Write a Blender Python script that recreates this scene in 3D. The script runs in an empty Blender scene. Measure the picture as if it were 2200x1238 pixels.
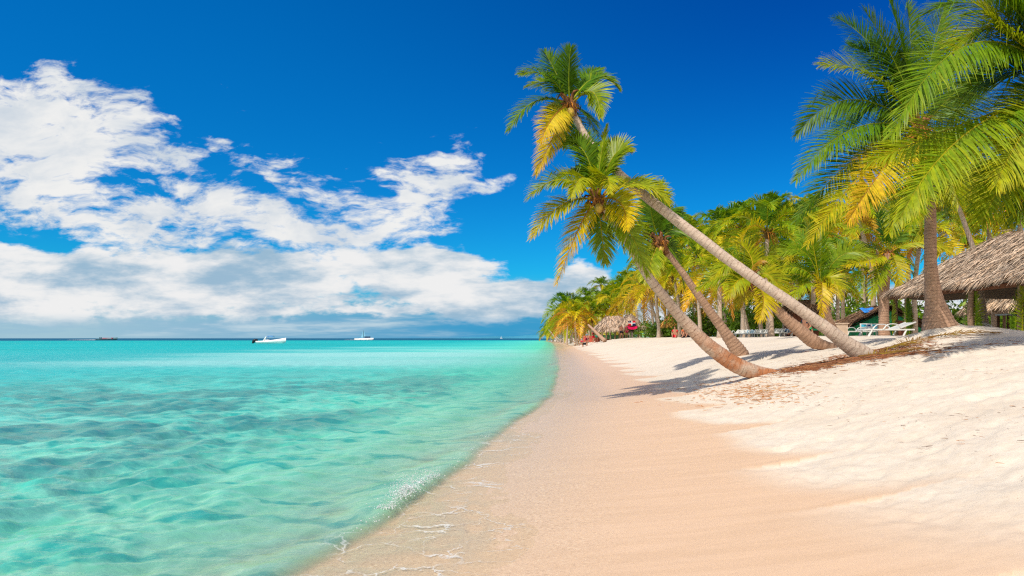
import bpy, bmesh, math, random
import numpy as np
from mathutils import Vector, Matrix

random.seed(7)
rng = np.random.default_rng(7)
PI = math.pi
SC = bpy.context.scene
COL = SC.collection
FPX, HZ, EYE = 1466.7, 727.0, 1.35       # focal length in photo pixels, horizon row, eye height over the water


def at(px, py, y):
    """world point seen at photo pixel (px, py) at distance y along the beach"""
    return np.array([(px - 1100.0) / FPX * y, y, EYE - (py - HZ) / FPX * y])


# ------------------------------------------------------------------ noise
def _hash(ix, iy, seed):
    h = (ix.astype(np.int64) * 374761393 + iy.astype(np.int64) * 668265263 + seed * 974711) & 0x7fffffff
    h = ((h ^ (h >> 13)) * 1274126177) & 0x7fffffff
    return ((h ^ (h >> 16)) & 0xffff) / 65535.0


def vnoise(x, y, seed=0):
    x = np.asarray(x, float); y = np.asarray(y, float)
    ix = np.floor(x); iy = np.floor(y)
    fx = x - ix; fy = y - iy
    ux = fx * fx * fx * (fx * (fx * 6 - 15) + 10); uy = fy * fy * fy * (fy * (fy * 6 - 15) + 10)
    a = _hash(ix, iy, seed); b = _hash(ix + 1, iy, seed)
    c = _hash(ix, iy + 1, seed); d = _hash(ix + 1, iy + 1, seed)
    return (a + (b - a) * ux) * (1 - uy) + (c + (d - c) * ux) * uy - 0.5


def fbm(x, y, seed=0, oct=4):
    s = 0; a = 1.0
    for k in range(oct):
        s = s + a * vnoise(x * 2 ** k + 17.3 * k, y * 2 ** k - 9.1 * k, seed + k)
        a *= 0.5
    return s


def sstep(a, b, x):
    t = np.clip((x - a) / (b - a), 0, 1)
    return t * t * (3 - 2 * t)


# ------------------------------------------------------------------ shore profile
SHORE_Y = [-60, 0, 3, 3.9, 4.7, 5.5, 6.2, 8, 10.3, 15.5, 27, 46, 106, 200, 300, 350, 380, 420, 600]
SHORE_X = [-7, -2.2, -1.52, -1.28, -1.10, -.94, -.78, -.48, -.15, .80, 1.75, 3.1, 7, 12, 16, 17.2, 20, 80, 1500]
PROF_S = [-4000, -300, -60, -20, -8, -3, -1, 0, 1, 2.5, 3.5, 4.6, 6.3, 9.2, 12, 20, 60, 4000]
PROF_Z = [-9, -6, -2.2, -1.25, -.75, -.36, -.13, 0, .045, .15, .28, .62, 1.0, 1.37, 1.41, 1.40, 1.40, 1.5]


def shore(y):
    return np.interp(y, SHORE_Y, SHORE_X)


def smooth_prof(s):
    z = 0
    for d, w in ((-.45, .2), (-.2, .2), (0, .2), (.2, .2), (.45, .2)):
        z = z + w * np.interp(s + d, PROF_S, PROF_Z)
    return z


def ground(x, y):
    x = np.asarray(x, float); y = np.asarray(y, float)
    s = x - shore(y)
    z = smooth_prof(s)
    dry = sstep(2.8, 5.5, s)
    r = np.hypot(x, y)
    z = z + dry * 0.10 * fbm(x * .22, y * .22, 11, 2) * sstep(4, 9, s)
    z = z + dry * 0.05 * fbm(x * .8, y * .8, 21, 3) * (1 - sstep(60, 140, r))
    z = z + dry * 0.022 * fbm(x * 3.1, y * 3.1, 31, 3) * (1 - sstep(18, 40, r))
    z = z + 0.26 * np.exp(-(((x - 10.25) / 1.3) ** 2 + ((y - 15.6) / 1.1) ** 2))
    z = z + 0.10 * np.exp(-(((x - 8.1) / 1.0) ** 2 + ((y - 13.3) / .5) ** 2))
    z = z - 0.05 * fbm(x * .5, y * .5, 41, 2) * sstep(-2, -6, s)
    return z


def gz(x, y):
    return float(ground(x, y))


# ------------------------------------------------------------------ object helpers
def tag(o, label=None, cat=None, group=None, kind=None):
    if label: o['label'] = label
    if cat: o['category'] = cat
    if group: o['group'] = group
    if kind: o['kind'] = kind
    return o


def link(name, me, mat=None, parent=None, loc=None):
    o = bpy.data.objects.new(name, me)
    COL.objects.link(o)
    if mat is not None and me is not None and len(me.materials) == 0:
        me.materials.append(mat)
    if parent is not None:
        o.parent = parent
    if loc is not None:
        o.location = loc
    return o


def empty(name, loc, label, cat, group=None, rz=0.0):
    o = bpy.data.objects.new(name, None)
    COL.objects.link(o)
    o.location = loc
    o.rotation_euler = (0, 0, rz)
    o.empty_display_size = .3
    return tag(o, label, cat, group)


def copy_tree(o, parent=None):
    c = o.copy()
    COL.objects.link(c)
    if parent is not None:
        c.parent = parent
    for ch in o.children:
        copy_tree(ch, c)
    return c


def np_mesh(name, V, Q=None, T=None, smooth=True, attrs=None):
    V = np.asarray(V, np.float32)
    me = bpy.data.meshes.new(name)
    nq = 0 if Q is None else len(Q); nt = 0 if T is None else len(T)
    me.vertices.add(len(V)); me.vertices.foreach_set('co', V.ravel())
    loops = []
    tot = []
    if nq:
        loops.append(np.asarray(Q, np.int32).ravel()); tot.append(np.full(nq, 4, np.int32))
    if nt:
        loops.append(np.asarray(T, np.int32).ravel()); tot.append(np.full(nt, 3, np.int32))
    loops = np.concatenate(loops); tot = np.concatenate(tot)
    me.loops.add(len(loops)); me.loops.foreach_set('vertex_index', loops)
    me.polygons.add(len(tot))
    me.polygons.foreach_set('loop_start', np.concatenate(([0], np.cumsum(tot)[:-1])).astype(np.int32))
    me.polygons.foreach_set('loop_total', tot)
    me.polygons.foreach_set('use_smooth', np.full(len(tot), smooth, bool))
    me.update(calc_edges=True)
    for k, a in (attrs or {}).items():
        a = np.asarray(a, np.float32)
        if a.ndim == 1:
            at_ = me.attributes.new(k, 'FLOAT', 'POINT'); at_.data.foreach_set('value', a)
        else:
            if a.shape[1] == 3:
                a = np.hstack([a, np.ones((len(a), 1), np.float32)])
            at_ = me.attributes.new(k, 'FLOAT_COLOR', 'POINT'); at_.data.foreach_set('color', a.ravel())
    return me


class Geo:
    """collects pieces that become ONE mesh"""
    def __init__(self):
        self.V = []; self.Q = []; self.T = []; self.A = {}; self.n = 0

    def add(self, V, Q=None, T=None, **attrs):
        V = np.asarray(V, float)
        if Q is not None and len(Q): self.Q.append(np.asarray(Q, int) + self.n)
        if T is not None and len(T): self.T.append(np.asarray(T, int) + self.n)
        for k, a in attrs.items():
            self.A.setdefault(k, []).append(np.asarray(a, float))
        self.V.append(V); self.n += len(V)

    def box(self, c, size, rz=0, ry=0, rx=0):
        sx, sy, sz = [d / 2 for d in size]
        v = np.array([[x, y, z] for z in (-sz, sz) for (x, y) in ((-sx, -sy), (sx, -sy), (sx, sy), (-sx, sy))])
        M = np.array(Matrix.Rotation(rz, 3, 'Z') @ Matrix.Rotation(ry, 3, 'Y') @ Matrix.Rotation(rx, 3, 'X'))
        self.add(v @ M.T + np.array(c), [[0, 3, 2, 1], [4, 5, 6, 7], [0, 1, 5, 4], [1, 2, 6, 5], [2, 3, 7, 6], [3, 0, 4, 7]])

    def tube(self, P, R, n=8, caps=True, **attr_fn):
        V, Q, T, tv = tube(P, R, n, caps)
        self.add(V, Q, T)

    def build(self, name, mat, parent=None, smooth=False, loc=None):
        V = np.concatenate(self.V)
        Q = np.concatenate(self.Q) if self.Q else None
        T = np.concatenate(self.T) if self.T else None
        at_ = {k: np.concatenate(a) for k, a in self.A.items()}
        return link(name, np_mesh(name, V, Q, T, smooth, at_), mat, parent, loc)


def norm(v):
    v = np.asarray(v, float)
    return v / (np.linalg.norm(v, axis=-1, keepdims=True) + 1e-9)


def tube(P, R, n=8, caps=True):
    P = np.asarray(P, float); R = np.broadcast_to(np.asarray(R, float), (len(P),))
    t = norm(np.gradient(P, axis=0))
    ref = np.array([0.31, 0.13, .94]) if abs(t[0, 2]) < .9 else np.array([1., .1, .05])
    a = norm(np.cross(t, ref)); b = np.cross(t, a)
    ang = np.arange(n) / n * 2 * PI
    V = P[:, None, :] + R[:, None, None] * (np.cos(ang)[None, :, None] * a[:, None, :] + np.sin(ang)[None, :, None] * b[:, None, :])
    V = V.reshape(-1, 3)
    i = np.arange(len(P) - 1)[:, None] * n; j = np.arange(n)[None, :]; k = (np.arange(n)[None, :] + 1) % n
    Q = np.stack([i + j, i + k, i + n + k, i + n + j], -1).reshape(-1, 4)
    T = []
    if caps:
        m = len(V)
        V = np.vstack([V, P[:1], P[-1:]])
        e = (len(P) - 1) * n
        for q in range(n):
            T.append([m, (q + 1) % n, q]); T.append([m + 1, e + q, e + (q + 1) % n])
    L = np.concatenate(([0], np.cumsum(np.linalg.norm(np.diff(P, axis=0), axis=1))))
    tv = np.repeat(L, n)
    if caps: tv = np.concatenate([tv, [0, L[-1]]])
    return V, Q, (np.array(T) if T else None), tv


def catmull(P, n):
    P = np.asarray(P, float)
    d = np.concatenate(([0], np.cumsum(np.linalg.norm(np.diff(P[:, :3], axis=0), axis=1))))
    u = np.linspace(0, d[-1], n)
    E = np.vstack([2 * P[0] - P[1], P, 2 * P[-1] - P[-2]])
    out = np.zeros((n, P.shape[1]))
    for q, uu in enumerate(u):
        i = min(max(np.searchsorted(d, uu, side='right') - 1, 0), len(P) - 2)
        f = (uu - d[i]) / (d[i + 1] - d[i])
        p0, p1, p2, p3 = E[i], E[i + 1], E[i + 2], E[i + 3]
        out[q] = .5 * ((2 * p1) + (-p0 + p2) * f + (2 * p0 - 5 * p1 + 4 * p2 - p3) * f * f + (-p0 + 3 * p1 - 3 * p2 + p3) * f ** 3)
    return out


# ------------------------------------------------------------------ node helpers
class NT:
    def __init__(self, tree):
        self.t = tree; self.n = tree.nodes; self.l = tree.links

    def new(self, typ, **kw):
        nd = self.n.new(typ)
        for k, v in kw.items():
            setattr(nd, k, v)
        return nd

    def put(self, sock, v):
        if hasattr(v, 'links') or isinstance(v, bpy.types.NodeSocket):
            self.l.new(v, sock)
        elif v is not None:
            if isinstance(v, (tuple, list)) and sock.type == 'RGBA' and len(v) == 3:
                v = (*v, 1)
            sock.default_value = v

    def math(self, op, a, b=None, c=None, clamp=False):
        nd = self.new('ShaderNodeMath', operation=op); nd.use_clamp = clamp
        for s, v in zip(nd.inputs, (a, b, c)):
            if v is not None: self.put(s, v)
        return nd.outputs[0]

    def vmath(self, op, a, b=None):
        nd = self.new('ShaderNodeVectorMath', operation=op)
        self.put(nd.inputs[0], a)
        if b is not None: self.put(nd.inputs[1], b)
        return nd.outputs['Value'] if op in ('LENGTH', 'DISTANCE', 'DOT_PRODUCT') else nd.outputs[0]

    def noise(self, vec, scale, detail=4, rough=.5, dist=0, out='Fac'):
        nd = self.new('ShaderNodeTexNoise')
        if vec is not None: self.put(nd.inputs['Vector'], vec)
        self.put(nd.inputs['Scale'], scale); self.put(nd.inputs['Detail'], detail)
        self.put(nd.inputs['Roughness'], rough); self.put(nd.inputs['Distortion'], dist)
        return nd.outputs[out]

    def ramp(self, fac, stops, interp='LINEAR'):
        nd = self.new('ShaderNodeValToRGB'); cr = nd.color_ramp; cr.interpolation = interp
        while len(cr.elements) < len(stops): cr.elements.new(.5)
        for e, (p, c) in zip(cr.elements, stops):
            e.position = p
            e.color = (*c, 1) if isinstance(c, (tuple, list)) else (c, c, c, 1)
        self.put(nd.inputs[0], fac)
        return nd.outputs[0]

    def maprange(self, v, a, b, c=0, d=1, smooth=True):
        nd = self.new('ShaderNodeMapRange'); nd.interpolation_type = 'SMOOTHSTEP' if smooth else 'LINEAR'
        for s, q in zip(nd.inputs, (v, a, b, c, d)): self.put(s, q)
        return nd.outputs[0]

    def mix(self, fac, a, b, blend='MIX'):
        nd = self.new('ShaderNodeMix', data_type='RGBA', blend_type=blend)
        self.put(nd.inputs[0], fac); self.put(nd.inputs[6], a); self.put(nd.inputs[7], b)
        return nd.outputs[2]

    def mapping(self, vec, loc=(0, 0, 0), rot=(0, 0, 0), scale=(1, 1, 1), typ='POINT'):
        nd = self.new('ShaderNodeMapping', vector_type=typ)
        self.put(nd.inputs[0], vec)
        nd.inputs['Location'].default_value = loc
        nd.inputs['Rotation'].default_value = rot
        nd.inputs['Scale'].default_value = scale
        return nd.outputs[0]

    def attr(self, name, out='Fac'):
        nd = self.new('ShaderNodeAttribute'); nd.attribute_name = name
        return nd.outputs[out]

    def bump(self, h, strength=.5, dist=.02, normal=None):
        nd = self.new('ShaderNodeBump')
        self.put(nd.inputs['Strength'], strength); self.put(nd.inputs['Distance'], dist); self.put(nd.inputs['Height'], h)
        if normal is not None: self.put(nd.inputs['Normal'], normal)
        return nd.outputs[0]


def material(name):
    m = bpy.data.materials.new(name); m.use_nodes = True
    m.node_tree.nodes.clear()
    nt = NT(m.node_tree)
    out = nt.new('ShaderNodeOutputMaterial')
    nt.out = out
    nt.geo = nt.new('ShaderNodeNewGeometry').outputs['Position']
    nt.obj = nt.new('ShaderNodeTexCoord').outputs['Object']
    return m, nt


def principled(nt, color, rough=.6, spec=.3, normal=None, **kw):
    p = nt.new('ShaderNodeBsdfPrincipled')
    nt.put(p.inputs['Base Color'], color); nt.put(p.inputs['Roughness'], rough)
    nt.put(p.inputs['Specular IOR Level'], spec)
    if normal is not None: nt.put(p.inputs['Normal'], normal)
    for k, v in kw.items(): nt.put(p.inputs[k], v)
    return p.outputs[0]


def simple(name, color, rough=.6, spec=.3, var=.25, scale=6, bump=0.0, metal=0):
    m, nt = material(name)
    n = nt.noise(nt.obj, scale, 5, .6)
    c = nt.mix(nt.maprange(n, .3, .7), tuple(c * (1 - var) for c in color), tuple(min(1, c * (1 + var)) for c in color))
    nrm = nt.bump(nt.noise(nt.obj, scale * 5, 4, .6), bump, .01) if bump else None
    s = principled(nt, c, rough, spec, nrm, Metallic=metal)
    nt.l.new(s, nt.out.inputs[0])
    return m
# ------------------------------------------------------------------ camera
cam = bpy.data.cameras.new('camera'); cam.lens = 24; cam.sensor_width = 36
cam.shift_y = (HZ - 619.0) / 2200.0
cam.clip_start = .05; cam.clip_end = 100000
co = bpy.data.objects.new('camera', cam); COL.objects.link(co)
co.location = (0, 0, EYE); co.rotation_euler = (PI / 2, 0, 0)
SC.camera = co

# ------------------------------------------------------------------ sun and sky
SUN = norm(np.array([-.41, -.45, .80]))
sun = bpy.data.lights.new('sun', 'SUN'); sun.energy = 4.1; sun.angle = math.radians(.7); sun.color = (1, .94, .84)
so = bpy.data.objects.new('sun', sun); COL.objects.link(so)
so.rotation_euler = Vector(SUN).to_track_quat('Z', 'Y').to_euler()
so.location = (-20, -15, 40)

W = bpy.data.worlds.new('World'); SC.world = W; W.use_nodes = True
W.node_tree.nodes.clear()
w = NT(W.node_tree)
wo = w.new('ShaderNodeOutputWorld'); bg = w.new('ShaderNodeBackground'); bg.inputs['Strength'].default_value = .094
w.l.new(bg.outputs[0], wo.inputs[0])
sky = w.new('ShaderNodeTexSky', sky_type='NISHITA'); sky.sun_disc = False
sky.sun_elevation = math.asin(SUN[2]); sky.sun_rotation = math.atan2(SUN[0], SUN[1])
sky.altitude = 0; sky.air_density = 1.0; sky.dust_density = .2; sky.ozone_density = 3.0
gen = w.new('ShaderNodeTexCoord').outputs['Generated']
sep = w.new('ShaderNodeSeparateXYZ'); w.l.new(gen, sep.inputs[0])
X, Y, Z = sep.outputs
ys = w.math('MAXIMUM', Y, .02)
U = w.math('DIVIDE', X, ys); V_ = w.math('DIVIDE', Z, ys)
cmb = w.new('ShaderNodeCombineXYZ'); w.l.new(U, cmb.inputs[0]); w.l.new(V_, cmb.inputs[1])
P0 = cmb.outputs[0]
# ragged edges: warp the direction before the cloud masses are shaped
wn = w.new('ShaderNodeTexNoise'); wn.inputs['Scale'].default_value = 7; wn.inputs['Detail'].default_value = 4
w.l.new(P0, wn.inputs['Vector'])
wv = w.vmath('MULTIPLY', w.vmath('SUBTRACT', wn.outputs['Color'], (.5, .5, .5)), (.10, .05, 0))
P1 = w.vmath('ADD', P0, wv)
def cloud_mass(blobs):
    acc = None
    for (px, py, rx, ry, rot, amp) in blobs:
        m_ = w.mapping(P1, ((px - 1100) / FPX, (HZ - py) / FPX, 0), (0, 0, math.radians(-rot)), (rx / FPX, ry / FPX, 1), 'TEXTURE')
        d = w.vmath('LENGTH', m_)
        v = w.maprange(d, 1.25, .35, 0, amp)
        acc = v if acc is None else w.math('MAXIMUM', acc, v)
    return acc
high = cloud_mass([
    (40, 290, 340, 150, 8, 1.08), (210, 205, 190, 60, 22, .92), (330, 320, 200, 62, 27, .95), (500, 425, 230, 62, 24, .95),
    (250, 450, 230, 75, 10, .85), (60, 430, 200, 70, 0, .85), (600, 345, 130, 42, 5, .68), (470, 300, 50, 22, 20, .6), (700, 410, 170, 60, 15, .78),
    (900, 390, 160, 80, -22, 1.0), (960, 345, 95, 34, -10, .85), (830, 490, 190, 60, -4, .98), (1050, 395, 80, 22, -18, .74), (560, 490, 230, 40, 8, .75), (330, 500, 260, 42, 5, .8),
    (480, 183, 48, 14, 0, .40), (860, 310, 60, 20, 0, .36), (980, 300, 60, 22, -15, .40), (500, 232, 30, 12, 0, .36)])
low = cloud_mass([
    (350, 605, 620, 92, 0, 1.0), (900, 590, 240, 70, 6, 1.0), (930, 555, 110, 22, 6, .9), (1120, 645, 260, 62, 0, 1.0), (1255, 605, 80, 48, 0, .9), (0, 620, 300, 110, 0, 1.0), (700, 650, 700, 36, 0, .75),
    (1500, 660, 400, 60, 0, .9), (2100, 650, 500, 50, 0, .8), (-500, 600, 400, 110, 0, 1)])
# texture of the clouds: stretched along the wind
pa = w.mapping(P1, (0, 0, 0), (0, 0, math.radians(16)), (.85, 2.5, 1))
n1 = w.noise(pa, 12, 10, .64, .10)
n2 = w.noise(pa, 2.6, 5, .5, .1)
n5 = w.noise(w.mapping(P1, (8, 3, 0), (0, 0, math.radians(10)), (1, 2.0, 1)), 26, 6, .6, .1)
tex = w.math('ADD', w.math('ADD', w.math('MULTIPLY', n1, .50), w.math('MULTIPLY', n2, .30)), w.math('MULTIPLY', n5, .20))
hd = w.math('ADD', w.math('MULTIPLY', high, .62), w.math('MULTIPLY', w.math('SUBTRACT', tex, .5), 4.6))
hden = w.maprange(hd, .20, .70)
hden = w.math('MULTIPLY', hden, w.maprange(high, 0, .25))
pb = w.mapping(P0, (3, 1, 0), (0, 0, 0), (1.0, 2.6, 1))
n3 = w.noise(pb, 11, 9, .62, .08)
ld = w.math('ADD', w.math('MULTIPLY', low, .75), w.math('MULTIPLY', w.math('SUBTRACT', n3, .5), 1.6))
lden = w.math('MULTIPLY', w.maprange(ld, .22, .5), w.maprange(low, 0, .2))
# layered flat bases near the horizon
pc = w.mapping(P0, (5, 2, 0), (0, 0, 0), (1.0, 9.0, 1))
n4 = w.noise(pc, 4.5, 7, .6, .0)
band = w.math('MULTIPLY', w.maprange(V_, .10, .04), w.maprange(n4, .40, .62, 0, .9))
band = w.math('MULTIPLY', band, w.maprange(V_, .0, .012, .35, 1))
# colour of the sky
hs = w.new('ShaderNodeHueSaturation'); hs.inputs['Saturation'].default_value = 1.45; hs.inputs['Hue'].default_value = .494
w.l.new(sky.outputs[0], hs.inputs['Color'])
SKYGAIN = w.new('ShaderNodeMix', data_type='RGBA', blend_type='MULTIPLY'); SKYGAIN.inputs[0].default_value = 1
w.l.new(hs.outputs[0], SKYGAIN.inputs[6]); SKYGAIN.inputs[7].default_value = (.06, .86, 1.26, 1)
skyc = w.vmath('MAXIMUM', SKYGAIN.outputs[2], (0, 0, 0))
upz = w.maprange(Z, .12, .45)
skyc = w.mix(upz, skyc, w.mix(1, skyc, w.mix(w.maprange(U, -.5, .55), (1.0, 1.22, 1.12), (.5, .60, .86)), 'MULTIPLY'))
# colour of the clouds
sh = w.noise(w.mapping(P1, (0, -.012, 0), (0, 0, 0), (1, 2.2, 1)), 7, 8, .58, .1)
hcol = w.mix(w.maprange(sh, .3, .62), (6.2, 7.0, 7.9), (9.3, 9.3, 9.2))
lsh = w.noise(w.mapping(P0, (2, 7, 0), (0, 0, 0), (1, 3.2, 1)), 6.5, 8, .6, .05)
lcol = w.mix(w.maprange(lsh, .34, .60), (3.4, 5.2, 6.8), (9.2, 9.2, 9.2))
bcol = w.mix(w.maprange(n4, .45, .7), (2.6, 4.9, 6.8), (6.0, 7.4, 8.2))
# rain-grey blue haze just over the sea
hz = w.maprange(V_, .10, .02, 0, .96)
c = w.mix(hz, skyc, w.mix(w.maprange(U, -.7, .0), (4.0, 6.0, 7.2), (.5, 3.4, 6.3)))
c = w.mix(band, c, bcol)
c = w.mix(hden, c, hcol)
c = w.mix(w.math('MULTIPLY', lden, w.maprange(V_, .010, .040)), c, lcol)
front = w.maprange(Y, .05, .15)
# unseen bright cloud added behind the viewer as neutral fill light
rp = w.vmath('DIVIDE', gen, w.math('ADD', w.math('ABSOLUTE', Z), .25))
rear_fill = w.maprange(w.noise(w.mapping(rp, (4, 4, 4), (0, 0, .4), (1, 1.6, .01)), 1.3, 8, .6, .2), .36, .50)
rear_fill = w.math('MULTIPLY', rear_fill, w.maprange(Y, .0, -.25))
c = w.mix(front, w.mix(rear_fill, skyc, (13.0, 12.4, 11.6)), c)
w.l.new(c, bg.inputs['Color'])
W.cycles.sampling_method = 'MANUAL'; W.cycles.sample_map_resolution = 512

SC.render.engine = 'CYCLES'
SC.cycles.use_denoising = False
SC.cycles.max_bounces = 8; SC.cycles.transparent_max_bounces = 16
SC.cycles.diffuse_bounces = 3; SC.cycles.glossy_bounces = 3; SC.cycles.transmission_bounces = 4
SC.cycles.sample_clamp_indirect = 4; SC.cycles.sample_clamp_direct = 6; SC.cycles.filter_width = 1.25
SC.view_settings.view_transform = 'Standard'; SC.view_settings.look = 'None'
SC.view_settings.exposure = 0; SC.view_settings.gamma = 1
# ------------------------------------------------------------------ polar grids (fine underfoot, coarse far away)
def polar(r0, r1, growth, a_fine, da, a0, a1, da2):
    n = int(math.log(r1 / r0) / math.log(growth)) + 2
    r = r0 * growth ** np.arange(n)
    r = np.concatenate([r[:-1], [r1]])
    a = np.concatenate([np.arange(a0, -a_fine, da2), np.arange(-a_fine, a_fine, da), np.arange(a_fine, a1 + 1e-6, da2)])
    a = np.radians(a)
    R, A = np.meshgrid(r, a, indexing='ij')
    X = R * np.sin(A); Y = R * np.cos(A)
    nr, na = R.shape
    i = np.arange(nr - 1)[:, None] * na; j = np.arange(na - 1)[None, :]
    Q = np.stack([i + j, i + na + j, i + na + j + 1, i + j + 1], -1).reshape(-1, 4)
    return X.ravel(), Y.ravel(), R.ravel(), Q


# ------------------------------------------------------------------ sand (and sea bed)
def wet_of(x, y):
    s = x - shore(y)
    edge = np.interp(y, [0, 3.2, 5, 7.5, 11, 17, 25, 40, 80, 200], [4.5, 4.0, 3.5, 3.25, 2.95, 2.75, 2.6, 2.7, 2.5, 2.5])
    # tongues left by the last swash: steep on the near side, long on the far side
    ph = (y ** .55) * 2.1 + .35 + 1.1 * fbm(y * .13, y * 0 + 3.3, 8, 3)
    saw = 1 - (ph % 1.0)
    tongue = (saw ** 2.2) * np.interp(y, [3, 8, 20, 60], [.55, .75, .9, 1.2]) - .3
    e = edge + tongue + .25 * fbm(x * .35, y * .5, 5, 3) + .04 * fbm(x * 2, y * 9, 6, 3) * sstep(5, 9, y)
    soft = np.interp(y, [3, 5, 8, 14], [1.1, .5, .22, .15])
    return 1 - sstep(-soft, soft * .7, s - e)


X, Y_, R_, Q_ = polar(.6, 4000, 1.0095, 41, .125, -110, 110, 2.0)
Zg = ground(X, Y_)
wet = wet_of(X, Y_)
fine = 1 - sstep(10, 25, R_)
drym = (1 - wet) * sstep(2.2, 3.5, X - shore(Y_))
# trodden sand: shallow pits
pits = np.minimum(0, fbm(X * 2.3 + 9, Y_ * 2.3, 51, 2) + .12)
Zg = Zg + drym * (pits * .06 + np.minimum(0, vnoise(X * 4.2, Y_ * 4.2, 52) + .08) * .07 + .025 * fbm(X * 9, Y_ * 9, 61, 2)) * fine
# low combed ripples on the wet slope
Zg = Zg + wet * .0028 * fbm((X + .4 * Y_) * 1.0, (Y_ - .4 * X) * 7, 71, 2) * fine * sstep(.8, 2.5, X - shore(Y_))
sand_me = np_mesh('beach', np.stack([X, Y_, Zg], 1), Q_, None, True, {'wet': wet, 'sdist': X - shore(Y_)})
m, nt = material('coral_sand')
wt = nt.attr('wet')
g1 = nt.noise(nt.geo, 260, 3, .6)
g2 = nt.noise(nt.geo, 1.1, 5, .6)
g3 = nt.noise(nt.geo, 14, 5, .65)
streak = nt.noise(nt.mapping(nt.geo, rot=(0, 0, math.radians(14)), scale=(.45, 4.2, 1)), 1.6, 6, .6, .6)
dryc = nt.mix(nt.maprange(g2, .3, .7), (.66, .565, .455), (.72, .63, .52))
dryc = nt.mix(nt.maprange(g3, .35, .75, 0, .35), dryc, (.54, .42, .30))
wetc = nt.mix(nt.maprange(streak, .3, .7), (.66, .452, .295), (.72, .50, .335))
wetc = nt.mix(nt.maprange(nt.attr('sdist'), 2.2, .4, 0, .7), wetc, (.60, .44, .285))
colr = nt.mix(wt, dryc, wetc)
sdn = nt.attr('sdist')
peb = nt.noise(nt.geo, 42, 4, .7)
pebm = nt.math('MULTIPLY', nt.math('MULTIPLY', nt.maprange(sdn, 2.3, 1.2), nt.maprange(nt.vmath('LENGTH', nt.geo), 18, 7)), nt.maprange(nt.noise(nt.geo, 1.4, 3), .3, .6, .35, 1))
colr = nt.mix(nt.math('MULTIPLY', pebm, nt.maprange(peb, .52, .68, 0, .75)), colr, (.40, .27, .165))
colr = nt.mix(nt.math('MULTIPLY', pebm, nt.maprange(peb, .46, .34, 0, .6)), colr, (.82, .66, .46))
grain = nt.maprange(g1, .2, .8, .84, 1.13, False)
colr = nt.mix(1, colr, grain, 'MULTIPLY')
# dark specks
vor = nt.new('ShaderNodeTexVoronoi'); vor.inputs['Scale'].default_value = 22; nt.l.new(nt.geo, vor.inputs['Vector'])
spk = nt.math('MULTIPLY', nt.math('LESS_THAN', vor.outputs['Distance'], .1), nt.math('GREATER_THAN', nt.noise(nt.geo, 5, 2), .55))
spk = nt.math('MULTIPLY', spk, nt.math('SUBTRACT', 1, wt))
colr = nt.mix(nt.math('MULTIPLY', spk, .45), colr, (.22, .13, .08))
bh = nt.math('ADD', nt.math('MULTIPLY', g1, .35), nt.math('MULTIPLY', g3, nt.maprange(wt, 0, 1, 1.0, .16)))
nrm = nt.bump(bh, .55, .018)
sheen = nt.maprange(sdn, 1.9, .7)
s = principled(nt, colr, nt.math('SUBTRACT', nt.maprange(wt, 0, 1, .9, .42), nt.math('MULTIPLY', sheen, .16)), nt.math('ADD', nt.maprange(wt, 0, 1, .05, .1), nt.math('MULTIPLY', sheen, .02)), nrm)
nt.l.new(s, nt.out.inputs[0])
tag(link('beach', sand_me, m), kind='structure')

# ------------------------------------------------------------------ water
WX, WY, WR, WQ = polar(1.2, 40000, 1.0085, 41, .14, -110, 110, 2.0)
ws = WX - shore(WY)
bed = smooth_prof(ws)
depth = np.maximum(0, -bed)
wr = np.random.default_rng(3)
wave = np.zeros_like(WX)
cell = np.maximum(WR * .0085, WR * .0025)
warpx = WX + .5 * fbm(WX * .25, WY * .25, 81, 2); warpy = WY + .5 * fbm(WX * .25 + 50, WY * .25, 82, 2)
for k in range(100):
    lam = float(np.exp(wr.uniform(np.log(.11), np.log(2.2))))
    th = math.radians(wr.normal(-30, 48))                       # travel towards the beach (+x), spread
    kx, ky = 2 * PI / lam * math.cos(th), 2 * PI / lam * math.sin(th)
    amp = .0066 * lam ** .55 * math.exp(-lam / 2.6) * wr.uniform(.5, 1.3)
    fade = 1 - sstep(lam * .22, lam * .5, cell)
    ph = kx * warpx + ky * warpy + wr.uniform(0, 7)
    c_ = np.sin(ph)
    wave += amp * fade * (c_ + .32 * np.sin(2 * ph + .9) * np.clip(lam, 0, 1))
wave *= .35 + .65 * sstep(-.1, -4, ws)
wave *= sstep(.35, -.5, ws) * .9 + .1
# the little breaker running along the edge
brk_h = .05 + .035 * vnoise(WY * .55 + 3, WY * 0, 91) + .05 * np.exp(-((WY - 5.75) / .9) ** 2)
brk_h = brk_h * (1 - sstep(18, 60, WY)) * sstep(.5, 2.5, WY)
off = -.02 + .10 * fbm(WY * .8, WY * 0 + 2, 92, 3)
d_ = ws - off
ridge = np.where(d_ < 0, np.exp(-(d_ / .36) ** 2), np.exp(-(d_ / .13) ** 2))
ridge2 = np.exp(-((ws + 1.35 + .3 * fbm(WY * .5, WY * 0 + 9, 95, 2)) / .28) ** 2) * .025 * (1 - sstep(10, 40, WR))
level = wave + ridge * brk_h + ridge2
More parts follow.
